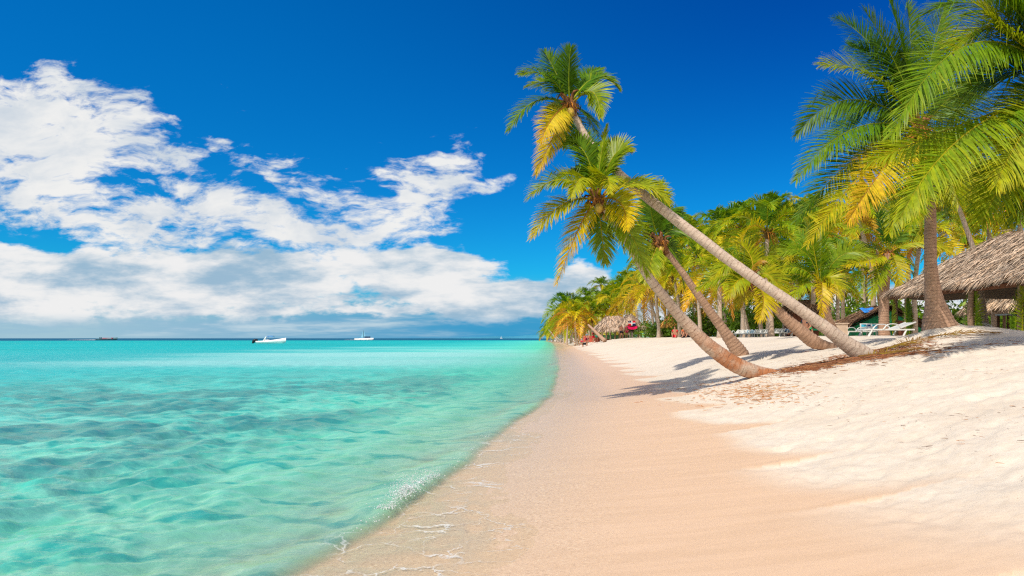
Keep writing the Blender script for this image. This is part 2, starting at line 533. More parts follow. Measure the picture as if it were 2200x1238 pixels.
# thin sheet of swash sliding over the sand
sandz = ground(WX, WY)
edge_f = np.interp(WY, [1, 3.5, 5, 7, 12, 30, 100], [1.6, 1.35, 1.1, .75, .5, .5, .7]) + .35 * fbm(WY * .9, WX * .3, 93, 3)
thick = .012 * sstep(.0, -.8, ws - edge_f) - .03 * sstep(-.12, .75, ws - edge_f)
rip = fbm(WX * 4.2 + .8 * fbm(WX * 2, WY * 2, 96, 2), WY * 3.2, 94, 3)
film = sandz + np.where(ws < edge_f + .7, thick + .006 * (1 - np.abs(rip) * 4).clip(-1, 1) * sstep(.1, -.5, ws - edge_f) * (1 - sstep(9, 16, WR)), -.08)
wz = np.where(ws < -.4, level, np.maximum(level, film))
wz = np.where((ws > .6) & (ws > edge_f + .3), np.minimum(wz, sandz - .06), wz)
crest = np.clip(ridge * sstep(.035, .11, brk_h), 0, 1) * sstep(-.12, .04, d_) * (1 - sstep(14, 30, WY))
swash = sstep(-.15, .2, ws) * sstep(.1, -.25, ws - edge_f)
wdepth = np.maximum(0.0, wz - sandz)
water_me = np_mesh('sea_water', np.stack([WX, WY, wz], 1), WQ, None, True,
                   {'depth': wdepth, 'crest': crest, 'swash': swash, 'dist': WR})
m, nt = material('clear_sea_water')
dp = nt.attr('depth'); dist = nt.attr('dist')
pos = nt.geo
b1 = nt.noise(nt.mapping(pos, rot=(0, 0, .5), scale=(1.0, 1.5, 1)), 2.6, 5, .55, .6)
b2 = nt.noise(nt.mapping(pos, rot=(0, 0, .9), scale=(1, .6, 1)), .55, 4, .6, .3)
b3 = nt.noise(nt.mapping(pos, rot=(0, 0, -.4), scale=(1, 1.7, 1)), 13, 3, .55, .4)
b1 = nt.math('ADD', b1, nt.math('MULTIPLY', b3, nt.maprange(dist, 18, 4, 0, .42)))
bf = nt.math('ADD', nt.math('MULTIPLY', b1, .85), nt.math('MULTIPLY', b2, nt.maprange(dist, 10, 80, .6, 3)))
nrm = nt.bump(bf, nt.maprange(dist, 2, 40, .30, 1.0), nt.maprange(dist, 3, 80, .06, .5))
# what the water looks like through its depth
dn = nt.maprange(dp, 0, 1.6, 0, 1, False)
body = nt.ramp(dn, [(0, (.40, .64, .38)), (.06, (.22, .63, .37)), (.2, (.10, .60, .395)), (.42, (.085, .59, .48)), (.75, (.035, .50, .47)), (1, (.006, .40, .41))])
# sea-grass beds and pale sand flats out on the bottom
wd = nt.noise(nt.mapping(pos, loc=(3, 4, 0), scale=(.8, 1.0, 1)), .30, 10, .72, .8)
near = nt.math('MULTIPLY', nt.maprange(dist, 4.5, 6.5), nt.maprange(dist, 34, 16))
# net of focused light and dark lanes painted into the colour, with milky sand streaks
st_p = nt.mapping(nt.vmath('ADD', pos, nt.vmath('MULTIPLY', nt.vmath('SUBTRACT', nt.noise(pos, 1.1, 4, .55, 0, 'Color'), (.5, .5, .5)), (.9, .9, 0))), rot=(0, 0, math.radians(-28)), scale=(.75, 2.0, 1))
st1 = nt.noise(st_p, 1.5, 5, .55, .3)
rdg = nt.math('SUBTRACT', 1, nt.math('ABSOLUTE', nt.math('MULTIPLY', nt.math('SUBTRACT', st1, .5), 5)))
rdg = nt.math('POWER', nt.math('MAXIMUM', rdg, 0), 2.2)
stn = nt.maprange(dist, 30, 9)
body = nt.mix(nt.math('MULTIPLY', nt.math('MULTIPLY', rdg, stn), .42), body, (.42, .80, .62))
body = nt.mix(nt.math('MULTIPLY', nt.math('MULTIPLY', nt.maprange(st1, .52, .66), stn), .75), body, (.02, .40, .32))
weed = nt.math('MULTIPLY', nt.maprange(wd, .41, .57), nt.math('MULTIPLY', near, nt.maprange(dp, .15, .45)))
body = nt.mix(nt.math('MULTIPLY', weed, .72), body, (.05, .20, .185))
pl = nt.noise(nt.mapping(pos, loc=(30, 8, 0), scale=(.35, 1.0, 1)), .05, 5, .55, .3)
body = nt.mix(nt.math('MULTIPLY', nt.maprange(pl, .42, .62), nt.math('MULTIPLY', nt.maprange(dist, 9, 40, 0, .62), nt.maprange(nt.vmath('LENGTH', nt.mapping(pos, loc=(-13, 60, 0), scale=(20, 75, 1000), typ='TEXTURE')), 1.1, .35))), body, (.40, .72, .68))
reef = nt.noise(nt.mapping(pos, scale=(.012, .05, 1)), 1.0, 4, .6)
body = nt.mix(nt.math('MULTIPLY', nt.maprange(reef, .52, .62), nt.math('MULTIPLY', nt.maprange(dist, 60, 110, 0, .5), nt.maprange(dist, 400, 250))), body, (.01, .25, .25))
deep = nt.maprange(dist, 330, 560)
body = nt.mix(deep, body, (.004, .10, .19))
crest_a = nt.attr('crest')
opac = nt.ramp(nt.maprange(dp, 0, 1.0, 0, 1, False), [(0, .0), (.012, .03), (.07, .62), (.25, .9), (.8, .95), (1, .97)])
opac = nt.math('MAXIMUM', opac, nt.math('MULTIPLY', nt.maprange(dist, 25, 70), nt.maprange(dp, .03, .3)))
dif = principled(nt, body, .5, 0.0, nt.bump(b1, .35, .06))
tr = nt.new('ShaderNodeBsdfTransparent')
nt.put(tr.inputs[0], nt.ramp(nt.maprange(dp, 0, .8, 0, 1, False), [(0, (.97, .97, .95)), (.2, (.82, 1.0, .90)), (1, (.4, .92, .82))]))
mx = nt.new('ShaderNodeMixShader'); nt.put(mx.inputs[0], opac); nt.l.new(tr.outputs[0], mx.inputs[1]); nt.l.new(dif, mx.inputs[2])
gl = nt.new('ShaderNodeBsdfGlossy'); nt.put(gl.inputs['Roughness'], nt.maprange(dist, 4, 60, .09, .4)); nt.l.new(nrm, gl.inputs['Normal'])
fr = nt.new('ShaderNodeFresnel'); fr.inputs['IOR'].default_value = 1.33; nt.l.new(nrm, fr.inputs['Normal'])
frc = nt.math('MULTIPLY', nt.math('MINIMUM', fr.outputs[0], nt.maprange(dist, 5, 120, .30, .09)), nt.math('MULTIPLY', nt.maprange(nt.attr('swash'), 0, 1, 1, .35), nt.maprange(dp, .001, .014)))
mx2 = nt.new('ShaderNodeMixShader'); nt.put(mx2.inputs[0], frc); nt.l.new(mx.outputs[0], mx2.inputs[1]); nt.l.new(gl.outputs[0], mx2.inputs[2])
# foam on the breaker; white threads on the swash are painted caustic light lines
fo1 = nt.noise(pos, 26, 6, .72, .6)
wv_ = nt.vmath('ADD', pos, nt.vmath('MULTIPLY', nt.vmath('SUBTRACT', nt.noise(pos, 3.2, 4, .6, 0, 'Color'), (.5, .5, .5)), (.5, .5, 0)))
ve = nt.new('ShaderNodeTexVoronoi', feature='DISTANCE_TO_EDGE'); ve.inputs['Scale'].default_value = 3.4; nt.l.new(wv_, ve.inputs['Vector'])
caustic_threads = nt.math('MULTIPLY', nt.maprange(ve.outputs['Distance'], .034, .0), nt.maprange(nt.noise(pos, 2.6, 3), .40, .60))
fac = nt.maprange(nt.math('ADD', nt.math('MULTIPLY', crest_a, 1.0), nt.math('MULTIPLY', nt.math('SUBTRACT', fo1, .60), 2.6)), .32, .75)
fac = nt.math('MAXIMUM', fac, nt.math('MULTIPLY', caustic_threads, nt.math('MULTIPLY', nt.attr('swash'), .5)))
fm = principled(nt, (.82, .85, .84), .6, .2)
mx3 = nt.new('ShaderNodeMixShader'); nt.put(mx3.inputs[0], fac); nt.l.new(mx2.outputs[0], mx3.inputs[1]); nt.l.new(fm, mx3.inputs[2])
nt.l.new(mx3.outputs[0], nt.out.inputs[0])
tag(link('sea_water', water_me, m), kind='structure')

# ------------------------------------------------------------------ spray thrown up by the breaker
g = Geo()
off1 = lambda yy: -.02 + .10 * fbm(np.asarray(yy, float) * .8, np.asarray(yy, float) * 0 + 2, 92, 3)
octa = np.array([[1, 0, 0], [-1, 0, 0], [0, 1, 0], [0, -1, 0], [0, 0, 1], [0, 0, -1]], float)
octf = np.array([[0, 2, 4], [2, 1, 4], [1, 3, 4], [3, 0, 4], [2, 0, 5], [1, 2, 5], [3, 1, 5], [0, 3, 5]])
sr = np.random.default_rng(12)
for k in range(6000):
    u = sr.uniform(-1, 1)
    if k < 4600 or sr.random() < .6:
        y = 5.72 + .62 * np.sign(u) * abs(u) ** 1.3; hh = .15 * math.exp(-((y - 5.85) / .42) ** 2) + .02
    else:
        y = sr.uniform(4.4, 9); hh = .02
    x = float(shore(y)) + float(off1(y)) + sr.normal(.05, .05)
    base = .02 + .05
    z = base + hh * sr.random() ** 1.3
    if vnoise(np.array(y * 7.0), np.array(k % 3 * 1.7), 77) < -.08 + .25 * sr.random(): continue
    r = sr.uniform(.0012, .0046) * (1.4 if z < base + hh * .4 else .8)
    g.add(octa * r * sr.uniform(.7, 1.4, 3) + [x, y, z], None, octf)
m, nt = material('sea_foam')
p = nt.new('ShaderNodeBsdfPrincipled'); p.inputs['Base Color'].default_value = (.85, .88, .88, 1); p.inputs['Roughness'].default_value = .3
tl = nt.new('ShaderNodeBsdfTranslucent'); tl.inputs[0].default_value = (.8, .88, .86, 1)
mx = nt.new('ShaderNodeMixShader'); mx.inputs[0].default_value = .4
nt.l.new(p.outputs[0], mx.inputs[1]); nt.l.new(tl.outputs[0], mx.inputs[2]); nt.l.new(mx.outputs[0], nt.out.inputs[0])
FOAM = m
tag(g.build('wave_spray', m, smooth=True), 'white spray and droplets of the small wave breaking at the waterline', 'spray', kind='stuff')

# ------------------------------------------------------------------ far coast beyond the water
hx = np.linspace(-1400, 1300, 120)
hy = 9000 + 0 * hx
prof = 46 * np.exp(-((hx - 420) / 330) ** 2) + 26 * np.exp(-((hx + 250) / 520) ** 2) + 14 * np.exp(-((hx - 1000) / 300) ** 2)
prof = prof * (1 + .25 * fbm(hx / 90, hx * 0, 13, 3)) * sstep(-1400, -900, hx)
rows = []
for k, (dy, f) in enumerate(((0, -.05), (60, .55), (200, .95), (400, 1.0), (900, -.05))):
    rows.append(np.stack([hx, hy + dy, prof * f - 1.5], 1))
HV = np.concatenate(rows); n_ = len(hx)
i = np.arange(4)[:, None] * n_; j = np.arange(n_ - 1)[None, :]
HQ = np.stack([i + j, i + j + 1, i + n_ + j + 1, i + n_ + j], -1).reshape(-1, 4)
tag(link('hills', np_mesh('hills', HV, HQ), simple('haze_blue_coast', (.05, .24, .36), .9, 0, .1, .002)), kind='structure')  # bluish haze of distance painted into the coast's colour
# ------------------------------------------------------------------ palm materials
def leaf_material(name, gain=1.0, trans=.30):
    m, nt = material(name)
    c = nt.attr('col', 'Color')
    oi = nt.new('ShaderNodeObjectInfo').outputs['Random']
    c = nt.mix(nt.maprange(oi, 0, 1, 0, .30), c, (.20, .29, .010))
    n = nt.noise(nt.obj, 9, 3, .6)
    c = nt.mix(1, c, nt.maprange(n, .25, .75, .7 * gain, 1.2 * gain), 'MULTIPLY')
    p = principled(nt, c, .40, .22)
    tl = nt.new('ShaderNodeBsdfTranslucent')
    nt.l.new(nt.mix(1, c, (1.5, 1.45, .6), 'MULTIPLY'), tl.inputs[0])
    mx = nt.new('ShaderNodeMixShader'); mx.inputs[0].default_value = trans
    nt.l.new(p, mx.inputs[1]); nt.l.new(tl.outputs[0], mx.inputs[2])
    nt.l.new(mx.outputs[0], nt.out.inputs[0])
    return m


def trunk_material(name, light, dark, ring=11.0, foot=0.0):
    m, nt = material(name)
    tv = nt.attr('tv')
    n = nt.noise(nt.obj, 7, 5, .65)
    n2 = nt.noise(nt.obj, 30, 4, .7)
    ph = nt.math('ADD', nt.math('MULTIPLY', tv, ring), nt.math('ADD', nt.math('MULTIPLY', n, 1.6), nt.math('MULTIPLY', n2, .35)))
    fr = nt.math('FRACT', ph)
    groove = nt.maprange(fr, .22, .0)
    c = nt.mix(nt.maprange(n, .3, .7), tuple(v * .78 for v in light), light)
    c = nt.mix(nt.maprange(n2, .45, .75, 0, .5), c, tuple(v * .55 for v in light))
    low = nt.maprange(tv, foot, foot * .35) if foot else 0.0
    scar = nt.maprange(nt.noise(nt.mapping(nt.obj, scale=(1, 1, 1)), 16, 6, .75, .4), .58, .70)
    c = nt.mix(nt.math('MULTIPLY', scar, .65), c, dark)
    pale = nt.maprange(nt.noise(nt.obj, 4.5, 5, .7, .5), .55, .70)
    c = nt.mix(nt.math('MULTIPLY', pale, .5), c, tuple(min(.7, v * 1.35) for v in light))
    c = nt.mix(nt.math('MULTIPLY', low, nt.maprange(nt.noise(nt.obj, 3, 4, .6), .35, .6)), c, (.42, .17, .075))
    c = nt.mix(nt.math('MULTIPLY', groove, nt.maprange(nt.noise(nt.obj, 9, 3), .35, .6, .25, .9)), c, dark)
    h = nt.math('ADD', nt.math('MULTIPLY', fr, .6), nt.math('MULTIPLY', n2, .5))
    s = principled(nt, c, .85, .12, nt.bump(h, .7, .02))
    nt.l.new(s, nt.out.inputs[0])
    return m


LEAF = leaf_material('palm_leaf')
BARK = trunk_material('palm_bark_grey', (.62, .485, .39), (.24, .145, .10), 11)
BARKO = trunk_material('palm_bark_scuffed', (.58, .44, .34), (.17, .075, .045), 10, 2.6)
BARKB = trunk_material('palm_bark_brown', (.50, .31, .21), (.12, .06, .04), 13)
BARKF = trunk_material('palm_bark_far', (.52, .40, .31), (.22, .13, .09), 6)
FIBRE = simple('palm_fibre', (.22, .10, .045), .9, .05, .5, 12, .5)
STALK = simple('flower_stalk', (.52, .20, .03), .7, .1, .35, 10)
NUT = simple('green_coconut', (.42, .26, .03), .4, .4, .4, 8)

# colours of a leaflet by age: 0 young green (also painted on as backlit shade), .5 yellow green, .8 yellow, 1 dry orange brown
AGE = np.array([0, .3, .55, .8, 1.0])
AGEC = np.array([[.020, .085, .008], [.085, .20, .005], [.30, .34, .006], [.60, .43, .008], [.50, .22, .03]])


def agecol(a):
    a = np.clip(a, 0, 1)
    return np.stack([np.interp(a, AGE, AGEC[:, k]) for k in range(3)], -1)


def frond(r, P0, P1, P2, nl=70, leaf=.62, wid=.03, age=.35, roll=0.0, droop=.38, vee=.16, K=4, rach=.02, hdir=None, bare=.12, comb=0.0):
    """a feather leaf on a bent rachis (quadratic through control P1): returns pieces for Geo.add"""
    P0, P1, P2 = map(lambda q: np.asarray(q, float), (P0, P1, P2))
    C = 2 * P1 - .5 * (P0 + P2)
    bez = lambda t: ((1 - t) ** 2)[:, None] * P0 + (2 * t * (1 - t))[:, None] * C + (t ** 2)[:, None] * P2
    tan = lambda t: norm((2 * (1 - t))[:, None] * (C - P0) + (2 * t)[:, None] * (P2 - C))
    h = (P2 - P0) * [1, 1, 0] if hdir is None else np.asarray(hdir, float) * [1, 1, 0]
    if np.linalg.norm(h) < 1e-3: h = np.array([1., 0, 0])
    s0 = norm(np.cross(h, [0, 0, 1]))
    t = np.linspace(bare, .995, nl) ** .96
    T0 = np.concatenate([t, t])
    T0 = np.clip(T0 + r.normal(0, .35 / nl, 2 * nl), bare * .8, .999)
    side = np.concatenate([np.ones(nl), -np.ones(nl)])
    B = bez(T0); tg = tan(T0)
    s = norm(s0 - tg * (tg @ s0)[:, None])
    n = np.cross(s, tg)
    rl = roll + r.normal(0, .05)
    rr = rl + .25 * np.sin(T0 * 3 + r.uniform(0, 6))
    s2 = s * np.cos(rr)[:, None] + n * np.sin(rr)[:, None]
    n2 = -s * np.sin(rr)[:, None] + n * np.cos(rr)[:, None]
    u = (T0 - bare) / (1 - bare)
    prof = np.interp(u, [0, .12, .4, .75, 1], [.55, .85, 1, .72, .28])
    L = leaf * prof * r.uniform(.82, 1.12, 2 * nl)
    sweep = np.interp(u, [0, .5, 1], [1.15, .85, .30]) + r.normal(0, .07, 2 * nl)
    d = s2 * (side * np.sin(sweep))[:, None] + tg * np.cos(sweep)[:, None] + n2 * (vee + r.normal(0, .08, 2 * nl))[:, None]
    d = norm(d)
    dr = droop * r.uniform(.6, 1.4, 2 * nl)
    broken = r.random(2 * nl) < .06
    W0 = wid * np.interp(u, [0, .3, 1], [.8, 1, .55])
    wprof = np.interp(np.linspace(0, 1, K + 1), [0, .18, .6, 1], [.45, 1, .8, .08])
    rows = []; cols = []
    P = B.copy()
    ag = np.clip(age + r.normal(0, .05, 2 * nl) + .16 * (u - .5) * (age > .2), 0, 1)
    for k in range(K + 1):
        wd = norm(tg - d * np.sum(tg * d, 1)[:, None])
        wd = norm(wd + n2 * (.35 * side)[:, None])
        rows.append(P - wd * (W0 * wprof[k] * .5)[:, None]); rows.append(P + wd * (W0 * wprof[k] * .5)[:, None])
        tipag = np.clip(ag + (.22 if k == K else .07 * k / K), 0, 1)
        cc = agecol(tipag); cols += [cc, cc]
        P = P + d * (L / K)[:, None]
        g = (dr * (k + 1) / K)[:, None] * np.array([0, 0, -1.0]) * 1.25 / K * 2
        g = g + np.where(broken[:, None] & (k == K // 2), [0, 0, -1.6], [0, 0, 0])
        d = norm(d + g)
    N = 2 * nl
    V = np.stack(rows, 1).reshape(-1, 3); Cc = np.stack(cols, 1).reshape(-1, 3)
    w_ = 2 * (K + 1)
    base = np.arange(N)[:, None] * w_; kk = np.arange(K)[None, :] * 2
    Q = np.stack([base + kk, base + kk + 1, base + kk + 3, base + kk + 2], -1).reshape(-1, 4)
    tt = np.linspace(0, 1, 12)
    RV, RQ, RT, _ = tube(bez(tt), rach * np.interp(tt, [0, .15, 1], [1.9, 1, .22]), 5)
    rc = np.repeat(agecol(np.full(1, min(1, max(.45, age + .25)))) * [.9, .9, 1], len(RV), 0)
    return (V, Q, None, Cc), (RV, RQ, RT, rc)


def add_frond(g, *a, **k):
    for (V, Q, T, c) in frond(*a, **k):
        g.add(V, Q, T, col=c)


def trunk_mesh(name, pts, n=16, step=.05, ringf=11.0, rough=.02, flare=None):
    """pts: rows x y z radius from base to top"""
    pts = np.asarray(pts, float)
    L = np.sum(np.linalg.norm(np.diff(pts[:, :3], axis=0), axis=1))
    m_ = max(8, int(L / step))
    c = catmull(pts, m_)
    R = np.maximum(c[:, 3], .02)
    V, Q, T, tv = tube(c[:, :3], R, n)
    k = np.arange(len(V) - 2)
    ring = k // n
    th = (k % n) / n * 2 * PI
    fr = (tv[:-2] * ringf) % 1.0
    cen = c[ring, :3]
    off = 1 + rough * (fr - .5) * 2 + .02 * np.sin(th * 3 + ring * .23) + .03 * fbm(th * 1.5, tv[:-2] * 3, 5, 2)
    V[:-2] = cen + (V[:-2] - cen) * off[:, None]
    return np_mesh(name, V, Q, T, True, {'tv': tv})


def heart(g, P, axis, r, size=.3, fibre=True):
    """sheaths of old leaf bases wrapped round the top of the trunk"""
    axis = norm(axis)
    a = norm(np.cross(axis, [.3, .9, .2])); b = np.cross(axis, a)
    for k in range(14):
        ph = k * 2.4; up = (k / 14 - .55) * size
        d = a * math.cos(ph) + b * math.sin(ph)
        q0 = P + axis * up + d * size * .18
        q1 = q0 + axis * size * .45 + d * size * r.uniform(.15, .4)
        q2 = q1 + d * size * r.uniform(.1, .35) + np.array([0, 0, r.uniform(-.25, .1)]) * size
        g.tube(catmull(np.array([q0 - axis * size * .3, q0, q1, q2]), 8), np.linspace(size * .16, size * .035, 8), 6)


def strands(g, r, P, size, n=26):
    for k in range(n):
        ph = r.uniform(0, 2 * PI)
        d = np.array([math.cos(ph), math.sin(ph), r.uniform(-.1, .5)])
        p1 = P + d * size * r.uniform(.3, .6); p2 = p1 + d * size * .35 + np.array([0, 0, -size * r.uniform(.3, .7)])
        g.tube(catmull(np.array([P, p1, p2]), 6), np.linspace(.014, .005, 6), 4)


def nut_mesh(name):
    g = Geo()
    th = np.linspace(0, PI, 7); ph = np.arange(9) / 9 * 2 * PI
    V = np.array([[math.sin(t) * math.cos(p), math.sin(t) * math.sin(p), 1.22 * math.cos(t)] for t in th for p in ph]) * .085
    i = np.arange(6)[:, None] * 9; j = np.arange(9)[None, :]; k = (np.arange(9)[None, :] + 1) % 9
    g.add(V, np.stack([i + j, i + k, i + 9 + k, i + 9 + j], -1).reshape(-1, 4))
    return g


PALM_GROUP = 'coconut palms along the beach'


def hero_palm(label, trunk, fr, y_heart, bark, seed, leaf=.62, wid=.03, nl=72, nuts=0, flower=0, ringf=11, rough=.03, group=PALM_GROUP, hsize=.34, slim=1.0, face=.42):
    """trunk: rows px, py, y, width in photo pixels, base first. fr: rows mx, my, tx, ty, dz, age, roll (photo pixels, metres)"""
    r = np.random.default_rng(seed)
    pts = []
    for (px, py, y, wpx) in trunk:
        p = at(px, py, y); pts.append([*p, slim * wpx * y / FPX / 2])
    pts = np.array(pts)
    b = pts[0, :3]
    root = empty('palm_tree', b, label, 'palm tree', group)
    loc = pts.copy(); loc[:, :3] -= b
    ext = loc[0].copy(); ext[:3] -= norm(loc[1, :3] - loc[0, :3]) * .35
    link('trunk', trunk_mesh('trunk', np.vstack([ext, loc]), 20, .035, ringf, rough), bark, root)
    top = loc[-1, :3]; ax = norm(loc[-1, :3] - loc[-2, :3])
    g = Geo(); heart(g, top, norm(ax + [0, 0, .6]), r, hsize)
    crown = g.build('crown', FIBRE, root, True)
    for row in fr:
        mx_, my_, tx_, ty_, dz, age, roll = row[:7]
        ex = row[7] if len(row) > 7 else {}
        dx = tx_ - trunk[-1][0]
        if abs(dx) > 45: roll = -math.copysign(abs(roll) + face, dx)
        p1 = at(mx_, my_, y_heart + dz * .5) - b; p2 = at(tx_, ty_, y_heart + dz) - b
        p0 = top + norm(p1 - top) * hsize * .15
        g = Geo()
        kw = dict(nl=nl, leaf=leaf, wid=wid, age=age, roll=roll, K=5)
        kw.update(ex)
        add_frond(g, r, p0, p1, p2, **kw)
        g.build('frond', LEAF, crown, True)
    if flower:
        g = Geo(); strands(g, r, top + np.array([0, 0, -.02]), flower, 34)
        g.build('flower_spray', STALK, crown, True)
    if nuts:
        first = None
        for k in range(nuts):
            ph = k * 2.1 + 2.6
            p = top + np.array([math.cos(ph) * .2, math.sin(ph) * .2, -.12 - .1 * (k % 3)])
            if first is None:
                first = nut_mesh('coconut').build('coconut', NUT, crown, True); o = first
            else:
                o = first.copy(); COL.objects.link(o); o.parent = crown
            o.location = p; o.rotation_euler = (r.uniform(-.6, .6), r.uniform(-.6, .6), 0)
    return root


# ------------------------------------------------------------------ the six palms that make the picture
hero_palm('tall palm with smooth pale grey trunk leaning far out, highest crown over the water',
    [(1846, 757, 13.0, 50), (1815, 736, 13.0, 42), (1770, 702, 13.0, 35), (1700, 652, 13.05, 31), (1600, 584, 13.2, 29), (1500, 509, 13.4, 29), (1400, 432, 13.6, 27), (1330, 374, 13.8, 25), (1272, 312, 13.9, 22), (1240, 262, 14.0, 19), (1224, 226, 14.0, 18)],
    [(1196, 160, 1170, 112, .3, .22, .5), (1222, 160, 1226, 104, -.2, .18, -.4), (1178, 165, 1118, 160, -.6, .3, .7), (1186, 178, 1134, 186, .5, .36, .5),
     (1150, 218, 1092, 280, -.3, .26, .45), (1190, 250, 1160, 306, -.9, .74, -.3), (1190, 290, 1152, 374, -.5, .78, .5), (1278, 168, 1328, 190, .3, .3, .55),
     (1272, 198, 1290, 252, -.6, .42, -.5), (1252, 172, 1288, 148, .8, .2, .4), (1258, 246, 1284, 292, .9, .3, .4), (1216, 262, 1214, 316, 1.1, .25, .3), (1240, 262, 1262, 318, 1.4, .22, -.3), (1206, 230, 1176, 270, 1.2, .3, .2)],
    14.0, BARK, 101, leaf=.47, wid=.032, nl=90, nuts=5, flower=.22, ringf=10, rough=.018, slim=.76, face=.2)

hero_palm('leaning palm with scuffed orange brown trunk foot, rooted nearest the wet beach',
    [(1640, 802, 14.0, 34), (1610, 796, 14.0, 42), (1570, 778, 14.0, 44), (1515, 736, 13.95, 38), (1470, 690, 13.9, 32), (1432, 645, 13.8, 27), (1390, 590, 13.7, 25), (1350, 522, 13.6, 23), (1310, 462, 13.5, 20), (1284, 428, 13.5, 18)],
    [(1290, 345, 1304, 272, .2, .38, .2, {'vee': .1, 'leaf': .36}), (1252, 322, 1202, 318, .4, .3, .6), (1316, 340, 1348, 322, -.2, .42, -.5), (1206, 386, 1136, 426, -.4, .46, .4),
     (1242, 372, 1194, 392, .7, .4, .3), (1254, 382, 1226, 424, -1.1, .55, -.3), (1302, 380, 1310, 412, -1.2, .5, .3), (1372, 396, 1436, 436, -.3, .5, .25),
     (1208, 440, 1142, 510, -.3, .62, -.4), (1244, 490, 1197, 608, -.3, .74, .4), (1292, 495, 1300, 566, .5, .42, .2), (1332, 436, 1346, 492, -1.1, .68, -.4),
     (1348, 492, 1390, 590, -.5, .42, .6), (1320, 470, 1340, 540, .9, .36, .3), (1262, 330, 1240, 290, .5, .26, .5), (1300, 350, 1326, 300, .9, .3, -.3)],
    13.5, BARKO, 102, leaf=.51, wid=.032, nl=94, nuts=3, flower=.25, ringf=10, rough=.03, slim=.78, face=.2)

hero_palm('dark trunked palm between the two big leaning palms, with a shaggy brown heart',
    [(1582, 748, 20.0, 38), (1566, 726, 20.0, 31), (1545, 697, 20.0, 25), (1512, 651, 20.0, 21), (1472, 594, 20.0, 17), (1440, 551, 20.0, 15), (1418, 522, 20.0, 16)],
    [(1414, 450, 1420, 392, .4, .25, .3), (1392, 460, 1372, 440, .6, .3, .5), (1430, 455, 1452, 470, .3, .2, -.4), (1378, 478, 1356, 520, -.4, .45, .4), (1380, 510, 1362, 560, .4, .5, -.3),
     (1452, 492, 1500, 520, .2, .3, .4), (1446, 540, 1470, 620, .6, .35, .5), (1400, 560, 1392, 610, -.5, .5, .4), (1440, 470, 1470, 460, 1.0, .22, .4), (1400, 462, 1398, 420, -.6, .3, -.5)],
    20.0, BARKB, 103, leaf=.62, wid=.05, nl=58, nuts=4, flower=.3, ringf=9, rough=.07, hsize=.5, slim=.82)

hero_palm('short brown palm leaning low behind the tall grey trunk, with orange dead leaves',
    [(1766, 741, 17.5, 30), (1750, 735, 17.5, 38), (1722, 714, 17.5, 36), (1690, 686, 17.5, 31), (1660, 655, 17.5, 24), (1635, 630, 17.5, 20), (1618, 606, 17.5, 18)],
    [(1580, 560, 1530, 600, -.3, .5, .4), (1560, 590, 1500, 620, .4, .45, .5), (1590, 600, 1560, 640, -.6, .55, -.3), (1612, 550, 1580, 520, .5, .55, .3), (1622, 570, 1660, 600, .4, 1.0, .2, {'droop': 1.6}),
     (1606, 566, 1586, 590, .9, 1.0, .2, {'droop': 1.6}), (1650, 590, 1690, 640, -.3, .6, .3), (1640, 640, 1628, 690, -.9, .76, .3), (1588, 570, 1556, 560, 1.1, .4, .3), (1634, 560, 1668, 548, .9, .45, .4), (1602, 620, 1590, 660, .7, .72, .3)],
    17.5, BARKB, 104, leaf=.52, wid=.046, nl=54, flower=.3, ringf=9, rough=.05, hsize=.4, slim=.76)

hero_palm('upright palm with a swollen flared foot standing in front of the thatched hut',
    [(2021, 712, 16.0, 84), (2017, 697, 16.0, 74), (2012, 668, 16.0, 54), (2006, 640, 16.0, 40), (2002, 600, 16.0, 32), (1999, 560, 16.0, 28), (1999, 500, 16.0, 26), (1998, 440, 16.0, 24), (1992, 370, 16.0, 23), (1982, 312, 16.0, 23), (1977, 282, 16.0, 22)],
    [(1830, 214, 1712, 290, -.3, .08, .75), (1836, 276, 1710, 388, -.9, .26, .55), (1840, 340, 1710, 476, -.2, .12, .5), (1860, 366, 1735, 524, -1.3, .62, -.3), (1900, 360, 1822, 476, -1.9, .76, .3),  # low ages darken left and inner fronds: backlit shade painted into the leaf colour
     (1930, 150, 1858, 22, .3, .10, .6), (1905, 155, 1828, 100, .8, .14, .7), (1880, 168, 1766, 140, -.4, .42, .5), (1960, 120, 1950, 8, .8, .2, -.4), (1998, 140, 2030, 10, .5, .2, .4),
     (2050, 200, 2140, 120, .6, .24, .5), (2070, 280, 2170, 330, .8, .3, .4), (1950, 380, 1910, 500, -1.6, .44, .4), (1985, 380, 1952, 496, -2.1, .40, -.4), (2050, 350, 2110, 450, -.9, .5, .4), (2010, 380, 2040, 470, 1.2, .3, .4), (1930, 230, 1900, 300, 1.6, .3, .3), (2020, 210, 2070, 190, 1.6, .22, .3), (1870, 230, 1770, 340, .9, .06, .5), (1900, 300, 1800, 420, .7, .08, .4), (1890, 120, 1800, 40, 1.2, .05, .5), (2020, 330, 2060, 440, -1.3, .45, .3), (1940, 100, 1900, -30, -.2, .2, .3)],
    16.0, BARKB, 105, leaf=.86, wid=.036, nl=118, nuts=0, flower=.45, ringf=12, rough=.045, hsize=.5, slim=.88)

